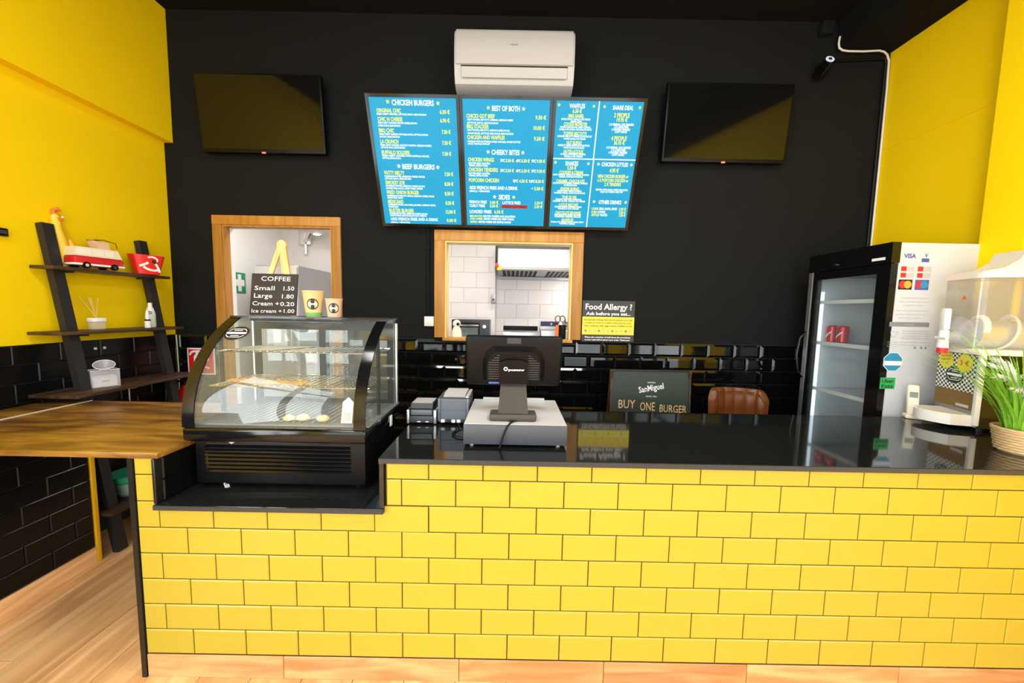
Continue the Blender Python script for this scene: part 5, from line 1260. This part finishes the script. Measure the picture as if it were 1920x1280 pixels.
# tap
tp = MB().cyl((-.10, -.035, .455), (-.10, -.085, .455), .030, .026, 20).build('tap', 'acrylic_box', t)
MB().cyl((-.10, -.085, .40), (-.10, -.085, .49), .022, .018, 16).build('tap_body', 'plastic_white', tp)
MB().rbox(-.118, -.082, -.10, -.072, .49, .60, .008).build('tap_lever', 'plastic_white', tp)
MB().cyl((-.10, -.085, .372), (-.10, -.085, .402), .019, .021, 16).build('tap_collar', 'card_red', tp)
MB().cyl((-.125, -.098, .45), (-.06, -.098, .45), .008, n=10).build('tap_pin', 'plastic_white', tp)

# cordless phone
t = thing('cordless_phone', 'pale cordless phone standing behind the drip tray', 'phone', (3.63, .655, WZ), R(-35))
MB().rbox(-.034, .034, -.04, .03, 0, .022, .008).build('cradle', 'plastic_cream', t)
hs = MB().rbox(-.024, .024, -.012, .012, 0, .165, .010, 3).build('handset', 'plastic_cream', t, (0, -.008, .018), (R(-12), 0, R(0)))
MB().box(-.016, .016, -.0135, -.0118, .095, .125).build('display', 'screen_lcd', hs)
for k in range(3):
    for j in range(4): MB().rbox(-.016+.012*k, -.008+.012*k, -.0138, -.0118, .028+.014*j, .037+.014*j, .001, 1).build('key', 'plastic_white', hs)

# ornamental grass in a wicker basket
t = thing('potted_grass', 'green ornamental grass with white plumes in a wicker basket', 'plant', (3.535, .155, WZ))
MB().lathe([(0, .004), (.06, 0), (.066, .006), (.082, .098), (.078, .098), (.06, .01)], 28).build('basket', 'wicker', t)
for k in range(8):
    z = .012+k*.0112; r_ = .0665+.0158*(z-.006)/.092
    MB().tube([(r_*math.cos(a)+(.0022 if (j+k) % 2 else -.001)*math.cos(a), r_*math.sin(a)+(.0022 if (j+k) % 2 else -.001)*math.sin(a), z) for j, a in enumerate([2*PI*j/28 for j in range(29)])], .0046, 6).build('weave', 'wicker', t)
MB().tube([(.0825*math.cos(a), .0825*math.sin(a), .099) for a in [2*PI*j/28 for j in range(29)]], .006, 8).build('basket_rim', 'wicker', t)
MB().lathe([(0, .085), (.074, .085), (.0, .09)], 20).build('soil', 'print_brown', t)
rs = random.Random(11)
blades = []
for v in range(6):
    mb = MB(); n = 8; L = .22+.03*v; bend = .05+.03*v; wv = .0045
    vs = []; fs = []
    for k in range(n+1):
        u = k/n; ww = wv*(1-u**2)+.0004
        yy = bend*u*u; zz = L*(u-.12*u*u*(v/5))
        vs += [(-ww, yy, zz), (0, yy-.0012, zz), (ww, yy, zz)]
    for k in range(n): fs += [(3*k, 3*k+1, 3*k+4, 3*k+3), (3*k+1, 3*k+2, 3*k+5, 3*k+4)]
    blades.append(mb.add(vs, fs).mesh('blade', 'grass_green'))
for k in range(120):
    a = rs.random()*2*PI; r_ = .055*math.sqrt(rs.random())
    o = inst('blade', blades[rs.randrange(6)], t, (r_*math.cos(a), r_*math.sin(a), .086), (R(rs.uniform(-4, 22))*-1, 0, a-PI/2+rs.uniform(-.4, .4)))
    sc0 = rs.uniform(.85, 1.35); o.scale = (1.2, 1, sc0)
def plume(a, lean_, L):
    dirx, diry = math.cos(a), math.sin(a)
    spine = [(dirx*(.01+lean_*u*u*.9), diry*(.01+lean_*u*u*.9), .1+L*(u-.28*u**3)) for u in [k/12 for k in range(13)]]
    p_ = MB().tube(spine, .0013, 5).build('plume', 'grass_green', t)
    mb = MB()
    for k in range(7, 13):
        for j in range(26):
            u = (k+rs.random())/13; b = Vector(spine[min(12, k)]); d = Vector(spine[min(12, k)])-Vector(spine[k-1]); d.normalize()
            off = Vector((rs.gauss(0, 1), rs.gauss(0, 1), rs.gauss(0, 1))).normalized()
            e = b+d*rs.uniform(.02, .06)+off*rs.uniform(.006, .022)*(1.15-.5*(k-7)/6)+Vector((0, 0, -.008))
            m_ = (b+e)/2+Vector((0, 0, .004)); mb.tube([b, m_, e], [.0009, .0008, .0003], 3, caps=False)
    f_ = mb.build('plume_hairs', 'feather_white', p_); f_['kind'] = 'stuff'
for a, l, L in ((R(185), .13, .30), (R(205), .17, .25), (R(160), .09, .34), (R(240), .08, .34), (R(330), .12, .32), (R(100), .08, .36)): plume(a, l, L)
